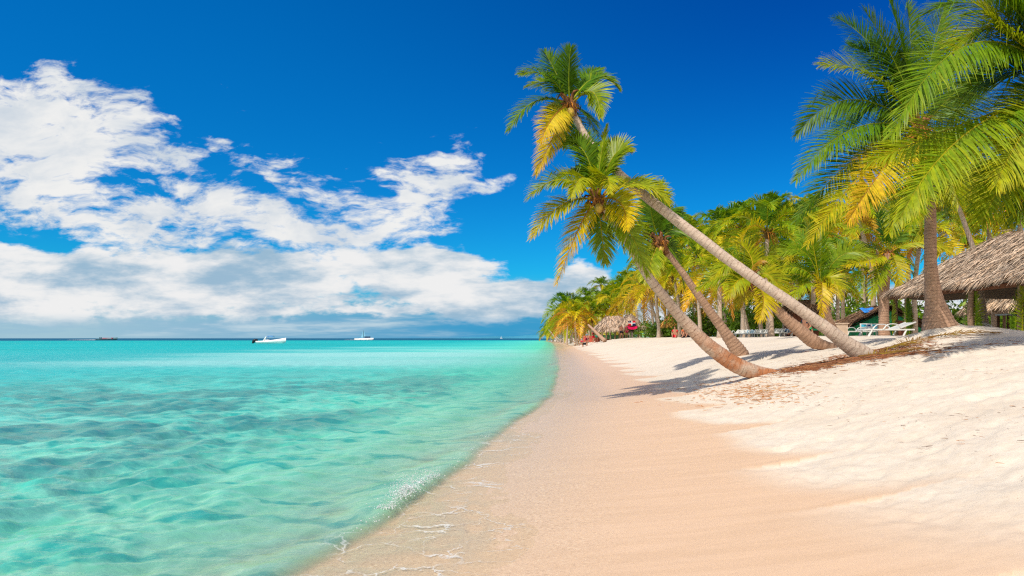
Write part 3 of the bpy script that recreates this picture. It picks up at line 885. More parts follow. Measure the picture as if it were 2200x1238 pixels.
hero_palm('nearest palm, its long drooping fronds reaching in over the right edge of the view',
    [(2330, 742, 11.0, 90), (2322, 690, 11.0, 62), (2318, 600, 11.0, 40), (2316, 480, 11.0, 36), (2310, 330, 11.0, 34), (2300, 190, 11.0, 32)],
    [(2095, 92, 1915, 292, -1.3, .30, .55), (2085, 280, 1935, 468, -1.5, .40, .5), (2080, 262, 1868, 350, -.8, .42, .4), (2190, 330, 2110, 480, -.6, .40, .4), (2230, 340, 2180, 470, .3, .35, -.4),
     (2170, 60, 2050, 100, .3, .48, .6), (2220, 40, 2100, -60, .5, .3, .4), (2250, 60, 2180, -80, -.4, .3, -.4), (2180, 150, 2060, 210, .9, .26, .4), (2200, 210, 2090, 330, 1.1, .3, .5), (2380, 60, 2520, 60, 0, .3, .4), (2400, 240, 2520, 400, -.4, .4, .4), (2280, 330, 2260, 470, -.9, .5, .4), (2340, 20, 2380, -120, .4, .25, .4), (2200, 100, 2120, 30, -.7, .45, .5), (2180, 20, 2090, -20, -.3, .3, .5), (2150, 110, 2020, 160, .2, .28, .5), (2210, 270, 2140, 400, -1.2, .5, .4), (2140, 20, 1990, 30, 1.3, .2, .5)],
    11.0, BARKB, 106, leaf=.90, wid=.034, nl=130, flower=.4, ringf=12, rough=.045, hsize=.5)

hero_palm('small bright palm behind the grey leaning trunk, one yellow frond hanging straight down',
    [(1790, 708, 26.0, 18), (1782, 690, 26.0, 16), (1772, 655, 26.0, 14), (1762, 618, 26.0, 14)],
    [(1810, 548, 1878, 552, -.4, .42, .5), (1790, 556, 1838, 538, .5, .3, .3), (1764, 550, 1766, 490, .3, .34, .3), (1725, 540, 1660, 556, .3, .36, .5), (1716, 576, 1648, 590, -.4, .44, .5), (1700, 590, 1640, 632, .5, .42, .4),
     (1766, 616, 1764, 690, -1.2, .74, .3, {'vee': .4}), (1728, 610, 1700, 650, -.6, .5, .3), (1800, 600, 1846, 640, .4, .36, .4), (1738, 540, 1716, 500, .8, .3, .4), (1784, 596, 1808, 640, -.8, .6, .3), (1745, 520, 1728, 470, -.3, .45, .4)],
    26.0, BARKB, 107, leaf=.66, wid=.055, nl=52, flower=.3, ringf=8, rough=.05)

hero_palm('palm with an orange flower spray beside the left end of the big thatched roof',
    [(1900, 722, 34.0, 24), (1899, 700, 34.0, 21), (1899, 660, 34.0, 20), (1902, 600, 34.0, 19), (1908, 546, 34.0, 18)],
    [(1912, 470, 1914, 392, .3, .14, .3), (1890, 470, 1866, 410, -.3, .22, .4), (1866, 494, 1812, 502, -.3, .46, .5), (1860, 530, 1806, 560, .5, .36, .4), (1866, 560, 1800, 572, -.6, .62, .4), (1926, 570, 1930, 640, -1.2, .66, .4, {'vee': .4}),
     (1980, 520, 2056, 552, -.3, .58, .3), (1960, 480, 2020, 470, .5, .3, .4), (1890, 590, 1870, 640, -.5, .5, .4), (1934, 470, 1958, 410, .7, .18, .4), (1945, 560, 1970, 620, .6, .3, .3), (1940, 500, 1990, 540, 1.1, .3, .4)],
    34.0, BARKB, 108, leaf=.84, wid=.07, nl=54, flower=.45, nuts=3, ringf=8, rough=.06)

# ------------------------------------------------------------------ crowns for the palms of the grove
def crown_mesh(seed, nf=19, R=2.6, yellow=.0):
    r = np.random.default_rng(seed)
    g = Geo()
    for k in range(nf):
        az = k * 2.39996 + r.uniform(-.25, .25)
        e = 1.35 - 2.0 * (k + .5) / nf + r.uniform(-.12, .12)
        h = np.array([math.cos(az), math.sin(az), 0])
        d = h * math.cos(e) + np.array([0, 0, math.sin(e)])
        Lf = R * r.uniform(.85, 1.12) * (1 if e < .9 else .8)
        p1 = d * Lf * .55 + np.array([0, 0, .05 * Lf])
        p2 = d * Lf * .9 + h * .1 * Lf + np.array([0, 0, -Lf * (.12 + .30 * max(0, math.cos(e)))])
        age = np.clip(.18 + .5 * (k / nf) ** 1.3 + r.normal(0, .10) + yellow, 0, 1)
        if k >= nf - 1 and yellow > .05: age = 1.0
        add_frond(g, r, d * .08, p1, p2, nl=36, leaf=R * .31, wid=.085, age=age, roll=r.normal(0, .4), droop=.5, K=3, rach=.022, hdir=h)
    for k in range(10):
        ph = k * 2.4
        d = np.array([math.cos(ph), math.sin(ph), 0])
        V, Q, T, _ = tube(np.array([[0, 0, -.35] + d * .06, d * .14 + [0, 0, .02], d * .32 + [0, 0, .16]]), [.07, .06, .02], 5)
        g.add(V, Q, T, col=np.repeat([[.16, .075, .03]], len(V), 0))
    if seed % 2 == 0:
        for k in range(12):
            az = r.uniform(0, 6.3); d = np.array([math.cos(az), math.sin(az), 0])
            V, Q, T, _ = tube(np.array([[0, 0, 0], d * .35 + [0, 0, -.1], d * .5 + [0, 0, -.6]]), [.02, .015, .008], 4)
            g.add(V, Q, T, col=np.repeat([[.50, .19, .03]], len(V), 0))
    V = np.concatenate(g.V)
    me = np_mesh('crown', V, np.concatenate(g.Q), np.concatenate(g.T), True, {'col': np.concatenate(g.A['col'])})
    me.materials.append(LEAF)
    return me


CROWNS = [crown_mesh(300 + k, nf=[18, 21, 17, 20, 19, 22, 18, 20][k], yellow=[.08, .14, .24, .0, .16, .34, -.03, .10][k]) for k in range(8)]
GROVE = 'palms of the grove behind the beach'
FARG = 'palms of the far point'
palm_i = [0]


LEAFG = leaf_material('grove_palm_leaf', 1.2, .33)
for c_ in CROWNS:
    c_.materials.clear(); c_.materials.append(LEAFG)


def grove_palm(hx, hy, y, bx, rpx, label, var=None, group=GROVE, lean=None, bark=BARKF):
    """hx, hy heart in photo pixels at distance y; bx foot column; rpx crown radius in photo pixels"""
    k = palm_i[0]; palm_i[0] += 1
    r = np.random.default_rng(900 + k)
    H = at(hx, hy, y)
    fx = (bx - 1100) / FPX * y; fy = y + r.uniform(-.6, .6)
    B = np.array([fx, fy, gz(fx, fy)])
    root = empty('palm_tree', B, label, 'palm tree', group)
    top = H - B
    R = rpx * 1.28 * y / FPX
    mid = top * [.35, .35, .52] + r.normal(0, .12, 3) * [1, 1, 0]
    rad = .115 * max(.8, min(1.25, R / 2.4))
    pts = np.array([[0, 0, -.4, rad * 1.9], [0, 0, .02, rad * 1.55], [*(top * [.1, .1, .18]), rad * 1.15], [*mid, rad], [*top, rad * .8]])
    link('trunk', trunk_mesh('trunk', pts, 9, .16, 6, .04), bark, root)
    c = bpy.data.objects.new('crown', CROWNS[(k * 3 if var is None else var) % 8]); COL.objects.link(c)
    c.parent = root; c.location = top; s = R / 2.6
    c.scale = (s, s, s)
    c.rotation_euler = (r.normal(0, .12), r.normal(0, .12), r.uniform(0, 6.28))
    return root


named = [
    (1648, 500, 42, 1648, 86, 'tall grove palm clear against blue sky right of the grey leaning trunk', 0),
    (1592, 492, 50, 1600, 72, 'palm crown just left of the tallest grove palm, above the grey leaning trunk', 3),
    (1546, 592, 40, 1543, 80, 'palm with wide yellow green crown right of the dark trunk, its pale trunk rising straight', 1),
    (1588, 560, 55, 1592, 60, 'palm behind the grey leaning trunk, its thin trunk left of the sky gap', 4),
    (1612, 585, 52, 1634, 58, 'palm whose thin pale trunk bends right down to the middle of the white loungers', 2),
    (1652, 575, 50, 1655, 56, 'palm with a straight pale trunk rising behind the right end of the white loungers', 5),
    (1678, 600, 47, 1692, 50, 'palm with a thin trunk just left of the brown shack', 6),
    (1560, 620, 60, 1561, 50, 'palm with a straight thin trunk left of the white loungers', 7),
    (1575, 610, 46, 1610, 56, 'palm with a slanting trunk rising behind the left lounger cluster', 1),
    (1448, 596, 62, 1462, 66, 'palm with bright crown seen between the two leaning trunks left of the orange thatch', 1),
    (1388, 626, 72, 1420, 58, 'palm with a curved pale trunk just right of the flag hut', 2),
    (1402, 600, 82, 1404, 56, 'palm with a straight trunk next to the curved one right of the flag hut', 0),
    (1430, 610, 76, 1434, 54, 'palm with reddish trunk and dry orange leaves right of the flag hut', 5),
    (1326, 660, 112, 1334, 52, 'palm right behind the flag hut roof, yellowing lower fronds', 2),
    (1345, 628, 120, 1352, 48, 'green palm standing taller behind the gable of the flag hut', 3),
    (1362, 640, 104, 1372, 46, 'palm behind the right slope of the flag hut', 4),
    (1236, 682, 106, 1238, 46, 'broad yellow palm right at the water edge, fronds hanging to the sand', 5),
    (1216, 662, 118, 1218, 40, 'darker palm rising behind the broad yellow palm', 3),
    (1263, 640, 132, 1266, 30, 'thin tall palm with a straight bare trunk left of the flag hut', 6),
    (1292, 614, 150, 1298, 24, 'tallest thin palm of the far row, alone against the cloud', 6),
    (1284, 646, 150, 1284, 26, 'small crown just below the tallest thin far palm', 3),
    (1272, 686, 112, 1272, 46, 'yellow green palm between broad yellow palm and flag hut', 4),
    (1298, 672, 120, 1300, 44, 'palm over the left roof of the flag hut', 1),
    (1312, 640, 132, 1312, 34, 'palm with ragged crown above the flag hut left roof', 7),
    (1254, 668, 124, 1254, 40, 'green palm at the left foot of the thin tall palm', 0),
    (1838, 452, 40, 1890, 74, 'palm with slanted pale trunk seen left of the thatched hut corner', 0),
    (2040, 392, 30, 2118, 82, 'palm with bare curved grey trunk rising from behind the big thatched roof', 3),
    (1815, 586, 42, 1818, 66, 'palm with straight trunk just right of the small yellow hanging frond palm', 6),
    (1798, 560, 48, 1797, 60, 'palm with thin pale trunk behind the green shack left side', 3),
    (2120, 470, 38, 2130, 88, 'dark palm crown above the middle of the big thatched roof', 6),
    (2190, 440, 36, 2200, 92, 'dark palm crown above the big thatched roof at the right edge', 3),
    (2080, 520, 44, 2090, 78, 'palm crown half hidden just over the slope of the big thatched roof', 0),
    (1976, 520, 36, 1976, 82, 'palm crown right behind the flared trunk, over the thatched roof', 1),
    (1740, 520, 46, 1738, 74, 'dark green palm below the hanging fronds of the flared foot palm', 6),
    (1700, 560, 52, 1700, 66, 'palm between the tallest grove palm and the small bright palm', 3),
    (1500, 560, 58, 1502, 60, 'palm over the orange thatched umbrella', 0),
    (1412, 560, 66, 1414, 56, 'palm crown peeping out just left of the dark trunk', 4),
    (1522, 530, 66, 1522, 58, 'palm crown under the middle of the grey leaning trunk', 7),
    (1626, 640, 64, 1628, 48, 'low palm behind the right end of the white loungers', 1),
    (1490, 640, 78, 1490, 50, 'low green palm just left of the orange thatched umbrella', 6),
]
for (hx, hy, y, bx, rp, lb, v) in named:
    grove_palm(hx, hy, y, bx, rp, lb, v)
# back row: crowns that close the grove towards the sky
back = [(1352, 612, 125), (1378, 592, 130), (1424, 556, 84), (1462, 540, 90), (1492, 512, 86), (1546, 498, 80), (1572, 540, 74), (1622, 520, 78), (1668, 470, 72), (1712, 480, 76), (1752, 470, 70), (1786, 500, 66),
        (1850, 500, 60), (1884, 470, 64), (1950, 460, 62), (2010, 450, 58), (2060, 440, 62), (2110, 420, 58), (2160, 400, 60), (2215, 410, 56), (2270, 430, 50), (1640, 600, 84), (1720, 620, 80), (1860, 580, 72), (1780, 620, 78)]
words = ['first', 'second', 'third', 'fourth', 'fifth', 'sixth', 'seventh', 'eighth', 'ninth', 'tenth']
zones = [(0, 1540, 'over the dark trunked palm'), (1540, 1700, 'over the beach loungers'), (1700, 1900, 'over the green shack'), (1900, 3000, 'over the big thatched roof')]
back.sort()
zc = {}
for (hx, hy, y) in back:
    z = next(n for a, b_, n in zones if a <= hx < b_)
    zc[z] = zc.get(z, 0) + 1
    grove_palm(hx, hy, y, hx + 6, 62 * 70 / y * .95 + 8, f'{words[zc[z] - 1]} crown from the left in the back row of palms {z}', group='back row palms closing the grove')
# far point: dark palms getting smaller towards its tip
far = [(1208, 684, 150), (1200, 694, 185), (1192, 700, 215), (1184, 706, 250), (1178, 712, 290), (1173, 717, 330), (1214, 694, 165), (1204, 704, 200), (1195, 708, 230), (1186, 713, 270), (1226, 676, 150), (1240, 662, 160), (1222, 700, 140)]
far.sort()
for k, (hx, hy, y) in enumerate(far):
    nm = ['first', 'second', 'third', 'fourth', 'fifth', 'sixth', 'seventh', 'eighth', 'ninth', 'tenth', 'eleventh', 'twelfth', 'thirteenth'][k]
    grove_palm(hx, hy, y, hx + 4, 26 * 200 / y * .75 + 5, f'{nm} palm counted from the tip of the far point', [6, 3, 0][k % 3], FARG)
# ------------------------------------------------------------------ undergrowth
def leaf_clumps(r, spots, n_leaf, size):
    Vs = []; Qs = []; Cs = []; k0 = 0
    for (c, rad) in spots:
        n = n_leaf
        d = norm(r.normal(0, 1, (n, 3))); q = (r.random(n) ** .45)[:, None]
        P = np.asarray(c) + d * q * np.asarray(rad)
        a = norm(r.normal(0, 1, (n, 3)) + [0, 0, .3]); b = norm(np.cross(a, r.normal(0, 1, (n, 3))))
        sz = size * r.uniform(.6, 1.5, n)[:, None]
        V = np.stack([P - a * sz, P + b * sz * .42, P + a * sz, P - b * sz * .42], 1).reshape(-1, 3)
        Q = np.arange(n * 4).reshape(-1, 4) + k0; k0 += n * 4
        tone = r.uniform(.6, 1.3, n)[:, None] * r.uniform(.7, 1.25)
        cc = np.array([.075, .17, .012]) * tone + (r.random((n, 1)) < .10) * np.array([.14, .14, .0])
        Vs.append(V); Qs.append(Q); Cs.append(np.repeat(cc, 4, 0))
    return np_mesh('undergrowth', np.concatenate(Vs), np.concatenate(Qs), None, False, {'col': np.concatenate(Cs)})


r = np.random.default_rng(55)
spots = []
for k in range(260):
    px = r.uniform(1400, 2320); y = r.uniform(64, 100) if px < 1560 else r.uniform(54, 92)
    x = (px - 1100) / FPX * y
    h = r.uniform(.8, 1.9) * (1.25 if px > 1560 else .9)
    spots.append(((x, y, gz(x, y) + h * .8), (r.uniform(1.2, 2.6), r.uniform(1, 2), h)))
for k in range(70):
    px = r.uniform(1180, 1400); y = r.uniform(125, 190)
    x = (px - 1100) / FPX * y
    if x < float(shore(y)) + 9: continue
    h = r.uniform(1.2, 3)
    spots.append(((x, y, gz(x, y) + h * .7), (3, 2, h)))
for k in range(60):
    y = r.uniform(190, 375); x = float(shore(y)) + r.uniform(4, 26)
    h = r.uniform(1.6, 3.6)
    spots.append(((x, y, max(.3, gz(x, y)) + h * .6), (3.4, 3, h)))
LEAFB = leaf_material('bush_leaf', 1.0, .25)
tag(link('undergrowth', leaf_clumps(r, spots, 170, .20), LEAFB), 'dark green bushes filling the ground between the palm trunks', 'undergrowth', kind='stuff')

# ------------------------------------------------------------------ thatch
def thatch_material(name, a, b, dk):
    m, nt = material(name)
    c = nt.attr('col', 'Color')
    n = nt.noise(nt.obj, 2.2, 5, .6)
    base = nt.mix(nt.maprange(n, .3, .7), a, b)
    cc = nt.mix(1, base, c, 'MULTIPLY')
    s = principled(nt, cc, .9, .06)
    nt.l.new(s, nt.out.inputs[0])
    return m


THATCH = thatch_material('grey_thatch', (.60, .44, .31), (.45, .33, .235), (.2, .15, .1))
THATCHO = thatch_material('orange_thatch', (.72, .40, .10), (.55, .27, .06), (.3, .15, .04))
THATCHF = thatch_material('far_thatch', (.50, .36, .26), (.42, .30, .22), (.2, .15, .1))


def thatch_roof(surf, nu, nv, r, blade=(.42, .022), n_blades=9000, overhang=.25, thick=.18, name='roof', mat=None, parent=None, lift=.07, bounds=(0, 1)):
    """surf(u, v): u along the eave, v from eave (0) to ridge (1)"""
    g = Geo()
    u = np.linspace(*bounds, nu); v = np.linspace(0, 1, nv)
    UU, VV = np.meshgrid(u, v, indexing='ij')
    P = surf(UU.ravel(), VV.ravel())
    i = np.arange(nu - 1)[:, None] * nv; j = np.arange(nv - 1)[None, :]
    Q = np.stack([i + j, i + j + 1, i + nv + j + 1, i + nv + j], -1).reshape(-1, 4)
    tone = .55 + .25 * fbm(P[:, 0] * 2, P[:, 1] * 2, 3, 2)
    g.add(P, Q, None, col=np.repeat(tone[:, None], 3, 1) * .8)
    P2 = P - [0, 0, thick]
    g.add(P2, Q[:, ::-1], None, col=np.full((len(P2), 3), .35))
    uu = r.uniform(*bounds, n_blades); vv = r.uniform(0, 1, n_blades) ** .9
    ed = r.random(n_blades) < .22
    vv = np.where(ed, r.uniform(0, .05, n_blades), vv)
    e = 1e-3
    p = surf(uu, vv); du = norm(surf(uu + e, vv) - surf(uu - e, vv)); dn = norm(surf(uu, np.maximum(vv - e, 0)) - surf(uu, np.maximum(vv - e, 0) + 2 * e))
    nn = norm(np.cross(du, dn)); nn = np.where(nn[:, 2:3] < 0, -nn, nn)
    d = norm(dn + du * r.normal(0, .28, n_blades)[:, None] + nn * r.normal(.16, .12, n_blades)[:, None])
    L = blade[0] * r.uniform(.5, 1.4, n_blades); Wd = blade[1] * r.uniform(.6, 1.6, n_blades)
    st = p + nn * (r.uniform(0, lift, n_blades))[:, None] - dn * (L * .35)[:, None]
    K = 3; rows = []
    for k in range(K + 1):
        wk = Wd * [.7, 1, .8, .15][k] * .5
        sd = norm(du + nn * r.normal(0, .2, n_blades)[:, None])
        rows += [st - sd * wk[:, None], st + sd * wk[:, None]]
        st = st + d * (L / K)[:, None]
        d = norm(d + np.array([0, 0, -.30]) + du * r.normal(0, .14, n_blades)[:, None])
    V = np.stack(rows, 1).reshape(-1, 3)
    base = np.arange(n_blades)[:, None] * 8; kk = np.arange(K)[None, :] * 2
    Qb = np.stack([base + kk, base + kk + 1, base + kk + 3, base + kk + 2], -1).reshape(-1, 4)
    tn = r.uniform(.32, 1.5, n_blades)
    hue = r.normal(0, .05, n_blades)
    cb = np.stack([tn * (1 + hue), tn, tn * (1 - hue)], 1)
    g.add(V, Qb, None, col=np.repeat(cb, 8, 0))
    return g.build(name, mat, parent)


def stadium(cx, yc, y0, rad):
    """eave of the long hut: straight front, round far end, straight back; u in 0..1"""
    l1 = yc - y0; la = PI * rad; tot = 2 * l1 + la
    def f(u):
        s = u * tot
        x = np.where(s < l1, cx - rad, np.where(s > l1 + la, cx + rad, cx - rad * np.cos((s - l1) / rad)))
        y = np.where(s < l1, y0 + s, np.where(s > l1 + la, yc - (s - l1 - la), yc + rad * np.sin((s - l1) / rad)))
        return x, y
    return f


# ------------------------------------------------------------------ the big thatched hut on the right
HX, HYC, HY0, HR = 19.6, 28.6, 9.0, 3.4
ez = EYE + 1.95; rz_ = EYE + 4.05
eave = stadium(HX, HYC, HY0, HR)
hb = np.array([HX, 22.0, gz(HX, 22.0)])
hut = empty('thatched_hut', hb, 'large open hut with long grey thatched roof on leaf wrapped posts', 'hut')
def hut_surf(u, v):
    x, y = eave(np.clip(u, 0, 1))
    rx = HX + 0 * x; ry = np.clip(y, HY0, 26.6)
    vv = np.clip(v, 0, 1)
    f = vv ** .92
    z = ez + (rz_ - ez) * (1 - (1 - vv) ** 1.25) + .06 * fbm(x * .8, y * .8 + vv * 3, 7, 2) - .05 * np.sin(u * 90) * (1 - vv)
    return np.stack([x + (rx - x) * f, y + (ry - y) * f, z], 1) - hb
r = np.random.default_rng(71)
thatch_roof(hut_surf, 160, 14, r, (.58, .030), 34000, name='roof', mat=THATCH, parent=hut, bounds=(.0, .82))
WOOD = simple('dark_wood', (.16, .07, .04), .8, .1, .35, 6, .2)
POSTM = trunk_material('hut_post_bark', (.30, .20, .13), (.07, .04, .03), 9)
WRAP = simple('dry_leaf_wrap', (.42, .36, .22), .8, .1, .4, 14)
g = Geo(); g.box((HX - HR + .35 - hb[0], 19.5 - hb[1], ez - .16 - hb[2]), (.14, 20.5, .2)); g.build('beam', WOOD, hut)
g = Geo(); g.box((HX + HR - .35 - hb[0], 19.5 - hb[1], ez - .16 - hb[2]), (.14, 20.5, .2)); g.build('beam', WOOD, hut)
post_xy = [(HX - HR + .35, 28.6), (HX - HR + .75, 30.2), (HX - HR + .35, 24.6), (HX - HR + .35, 22.2), (HX - HR + .35, 20.0), (HX - HR + .35, 17.0), (HX - .6, 31.2), (HX + HR - .35, 28.5), (HX + HR - .35, 24.5), (HX + HR - .35, 20.5), (HX + HR - .35, 16.5), (HX, 25.5), (HX, 21.0)]
for k, (x, y) in enumerate(post_xy):
    b = np.array([x, y, gz(x, y)]) - hb
    top_z = ez - .2 - hb[2]
    pts = np.array([[*(b - [0, 0, .4]), .11], [*b, .11], [b[0] + r.normal(0, .04), b[1], (b[2] + top_z) / 2, .10], [b[0], b[1], top_z, .095]])
    p = link('post', trunk_mesh('post', pts, 10, .06, 9, .06), POSTM, hut)
    if k < 7:
        # plaited palm leaves tied upright round the post
        for q in range(3):
            ph = r.uniform(0, 6.3); off = np.array([math.cos(ph), math.sin(ph), 0]) * .13
            g = Geo()
            p0 = b + off + [0, 0, .02]; p2 = np.array([b[0], b[1], top_z]) + off * .8
            add_frond(g, r, p0, (p0 + p2) / 2 + off * .25, p2, nl=40, leaf=.34, wid=.045, age=[.12, .45, .3][q], roll=r.uniform(0, 3), droop=.5, K=3, rach=.016, hdir=off, bare=.03)
            g.build('leaf_wrap', LEAF, p, True)
# hanging dead leaf fringe and a palm leaf screen at the back of the hut
g = Geo()
for k in range(26):
    y = 12 + k * .75; x = HX + HR - .2
    p0 = np.array([x, y, gz(x, y) + .1]) - hb
    p2 = p0 + [r.normal(0, .25), r.normal(0, .3), 1.9]
    add_frond(g, r, p0, (p0 + p2) / 2 + [.15, 0, 0], p2, nl=26, leaf=.5, wid=.06, age=r.choice([.1, .2, .35]), roll=r.uniform(0, 3), K=3, hdir=(0, 1, 0))
g.build('leaf_screen', LEAF, hut, True)
TABLE = simple('pale_counter', (.6, .6, .58), .5, .3, .1, 5)
def table(name, x, y, label, size=(1.3, .7, .9), mat=None):
    z = gz(x, y)
    t = empty(name, (x, y, z), label, 'table')
    g = Geo(); g.box((0, 0, size[2] - .03), (size[0], size[1], .06)); g.build('tabletop', mat or TABLE, t)
    for sx in (-1, 1):
        for sy in (-1, 1):
            g = Geo(); g.box((sx * (size[0] / 2 - .08), sy * (size[1] / 2 - .08), (size[2] - .06) / 2 - .05), (.07, .07, size[2] + .04)); g.build('leg', WOOD, t)
    return t
table('table', 19.9, 27.0, 'white topped table in the shade inside the big thatched hut', (1.1, .7, .95))

# ------------------------------------------------------------------ round thatched parasols
def cone_hut(x, y, rad, ze, zt, label, mat, seed, blades=3500, cat='parasol'):
    r = np.random.default_rng(seed)
    b = np.array([x, y, gz(x, y)])
    t = empty('thatched_parasol', b, label, cat, 'round thatched parasols')
    def surf(u, v):
        a = u * 2 * PI
        rr = rad * (1 - np.clip(v, 0, 1) * .97) * (1 + .04 * np.sin(a * 7))
        z = ze + (zt - ze) * (1 - (1 - np.clip(v, 0, 1)) ** 1.15)
        return np.stack([rr * np.cos(a), rr * np.sin(a), z], 1)
    thatch_roof(surf, 40, 8, r, (.6, .05), blades, name='roof', mat=mat, parent=t)
    pts = np.array([[0, 0, -.4, .1], [0, 0, .6, .09], [.02, 0, zt - .3, .08]])
    link('post', trunk_mesh('post', pts, 10, .1, 9, .05), POSTM, t)
    return t
cone_hut(22.6, 80.0, 2.5, 1.4, 3.6, 'orange thatched parasol behind the dark leaning trunk, larger one', THATCHO, 1, 4500)
cone_hut(16.2, 68.0, 1.25, 1.25, 2.7, 'small orange thatched parasol left of the larger orange one', THATCHO, 2, 2500)
cone_hut(27.2, 35.5, 2.1, 1.6, 3.3, 'grey thatched parasol behind the right posts of the big hut', THATCH, 3)
cone_hut(31.0, 43.0, 2.3, 1.6, 3.6, 'grey thatched parasol seen between the middle posts of the big hut', THATCH, 4)

# ------------------------------------------------------------------ green shack, brown shack, low wall
GREEN = simple('green_boards', (.012, .22, .09), .7, .2, .3, 5, .1)
BROWN = simple('brown_boards', (.16, .06, .035), .8, .1, .3, 5, .1)
GREENR = simple('green_rail', (.02, .40, .17), .6, .2, .15, 4)
def gable_surf(b, L, Wd, ez_, rz2, hip=.0):
    def f(u, v):
        # u 0..1 round a rectangle's eave; hipped on all sides
        s = (u % 1.0) * 4; k = np.floor(s).astype(int); q = s - k
        cx = np.select([k == 0, k == 1, k == 2], [-L / 2 + L * q, L / 2 + 0 * q, L / 2 - L * q], -L / 2 + 0 * q)
        cy = np.select([k == 0, k == 1, k == 2], [-Wd / 2 + 0 * q, -Wd / 2 + Wd * q, Wd / 2 + 0 * q], Wd / 2 - Wd * q)
        rl = max(0, L / 2 - Wd / 2 * .9)
        rx = np.clip(cx, -rl, rl)
        vv = np.clip(v, 0, 1)
        z = ez_ + (rz2 - ez_) * (1 - (1 - vv) ** 1.2)
        return np.stack([cx + (rx - cx) * vv, cy * (1 - vv), z], 1)
    return f
y = 37.5; x = (1889 - 1100) / FPX * y
b = np.array([x, y, gz(x, y)])
sh = empty('green_shack', b, 'green gabled shack with a ragged brown thatched roof behind the sun loungers', 'shack')
THATCHD = thatch_material('shaded_brown_thatch', (.26, .15, .09), (.20, .12, .08), (.1, .06, .04))  # darker brown: the shack roof's shade is put into the thatch colour
g = Geo()
gw = [[-1.75, -.3], [1.75, -.3], [1.75, .70], [0, 1.42], [-1.75, .70]]
g.add(np.array([[p_[0], -.9, p_[1]] for p_ in gw] + [[p_[0], .9, p_[1]] for p_ in gw]), [[0, 1, 6, 5], [1, 2, 7, 6], [2, 3, 8, 7], [3, 4, 9, 8], [4, 0, 5, 9]], [[0, 2, 1], [0, 3, 2], [0, 4, 3], [5, 6, 7], [5, 7, 8], [5, 8, 9]])
g.build('wall', GREEN, sh)
g = Geo(); g.box((.55, -.92, .35), (.6, .05, 1.0)); g.build('door', BROWN, sh)
def shack_roof(u, v):
    s_ = np.where(u < .5, -1, 1); t_ = np.where(u < .5, u * 2, (u - .5) * 2); vv = np.clip(v, 0, 1)
    return np.stack([s_ * 2.15 * (1 - vv), -1.15 + 2.3 * t_ + 0 * vv, .62 + .98 * vv], 1)
thatch_roof(shack_roof, 60, 8, np.random.default_rng(5), (.42, .04), 5000, name='roof', mat=THATCHD, parent=sh, thick=.16)
TARP = simple('blue_tarp', (.03, .20, .62), .5, .3, .3, 8)
g = Geo()
gx = np.linspace(0, 1, 10); gy = np.linspace(0, 1, 5); UU, VV = np.meshgrid(gx, gy, indexing='ij')
V = np.stack([UU.ravel() * 1.5, VV.ravel() * .6, VV.ravel() * .28 + .03 * np.sin(UU.ravel() * 17) + UU.ravel() * .05], 1)
i = np.arange(9)[:, None] * 5; j = np.arange(4)[None, :]
g.add(V, np.stack([i + j, i + 5 + j, i + 6 + j, i + 1 + j], -1).reshape(-1, 4))
tp = g.build('tarpaulin', TARP, None, True, (b[0] - 1.05, b[1] - .5, b[2] + 1.28)); tag(tp, 'crumpled blue and white tarpaulin lying on the green shack roof', 'tarpaulin')
y = 46; x = (1722 - 1100) / FPX * y
b = np.array([x, y, gz(x, y)])
bs = empty('brown_shack', b, 'brown board shack with green rails behind the tall leaning trunk', 'shack')
g = Geo(); g.box((0, 0, .75), (1.7, 1.4, 1.9)); g.build('wall', BROWN, bs)
g = Geo(); g.box((.0, -.74, .92), (2.0, .06, .13)); g.build('rail', GREENR, bs)
g = Geo(); g.box((.1, -.74, .50), (2.0, .06, .12)); g.build('rail', GREENR, bs)
thatch_roof(gable_surf(b, 2.6, 2.2, 1.75, 2.4), 40, 6, np.random.default_rng(6), (.5, .05), 2600, name='roof', mat=THATCHD, parent=bs)
y = 33; x = (1800 - 1100) / FPX * y
g = Geo(); g.box((0, 0, .2), (.85, .25, .8)); g.box((0, 0, .62), (.95, .33, .05))
o = g.build('low_wall', simple('sandy_plaster', (.55, .42, .32), .9, .05, .15, 4), None, False, (x, y, gz(x, y))); tag(o, 'low sand coloured wall beside the green shack', 'wall')

# ------------------------------------------------------------------ hut with the flag far down the beach
y = 92.0; x = (1345 - 1100) / FPX * y
b = np.array([x, y, gz(x, y)])
fh = empty('flag_hut', b, 'far thatched beach hut with a flag and a red banner on its gable', 'hut')
k = y / FPX
def pxo(px): return (px - 1345) * k
def roof_left(u, v):
    s = np.clip(u, 0, 1) * PI - .15
    cx, cy = pxo(1322), 2.5
    ex = cx - 2.7 * np.cos(s); ey = cy - 3.0 * np.sin(s)
    rx = np.clip(ex, pxo(1313), pxo(1334)); vv = np.clip(v, 0, 1)
    return np.stack([ex + (rx - ex) * vv, ey + (cy - ey) * vv, 1.1 + 1.85 * (1 - (1 - vv) ** 1.3)], 1)
thatch_roof(roof_left, 40, 8, np.random.default_rng(8), (.8, .10), 3000, name='roof', mat=THATCHF, parent=fh)
def roof_gable(u, v):
    # two slopes of the gable: u<.5 left slope, u>.5 right slope; v from eave to ridge
    s = np.where(u < .5, -1, 1); t = np.where(u < .5, u * 2, (u - .5) * 2)
    vv = np.clip(v, 0, 1)
    ex = np.where(s < 0, pxo(1334), pxo(1389))
    rx = pxo(1354)
    z = np.where(s < 0, 1.75, 1.2)
    return np.stack([ex + (rx - ex) * vv, -.9 + 4.5 * t + 0 * vv, z + (2.9 + .15 - z) * vv], 1)
thatch_roof(roof_gable, 60, 8, np.random.default_rng(9), (.7, .10), 3000, name='roof', mat=THATCHF, parent=fh, thick=.3)
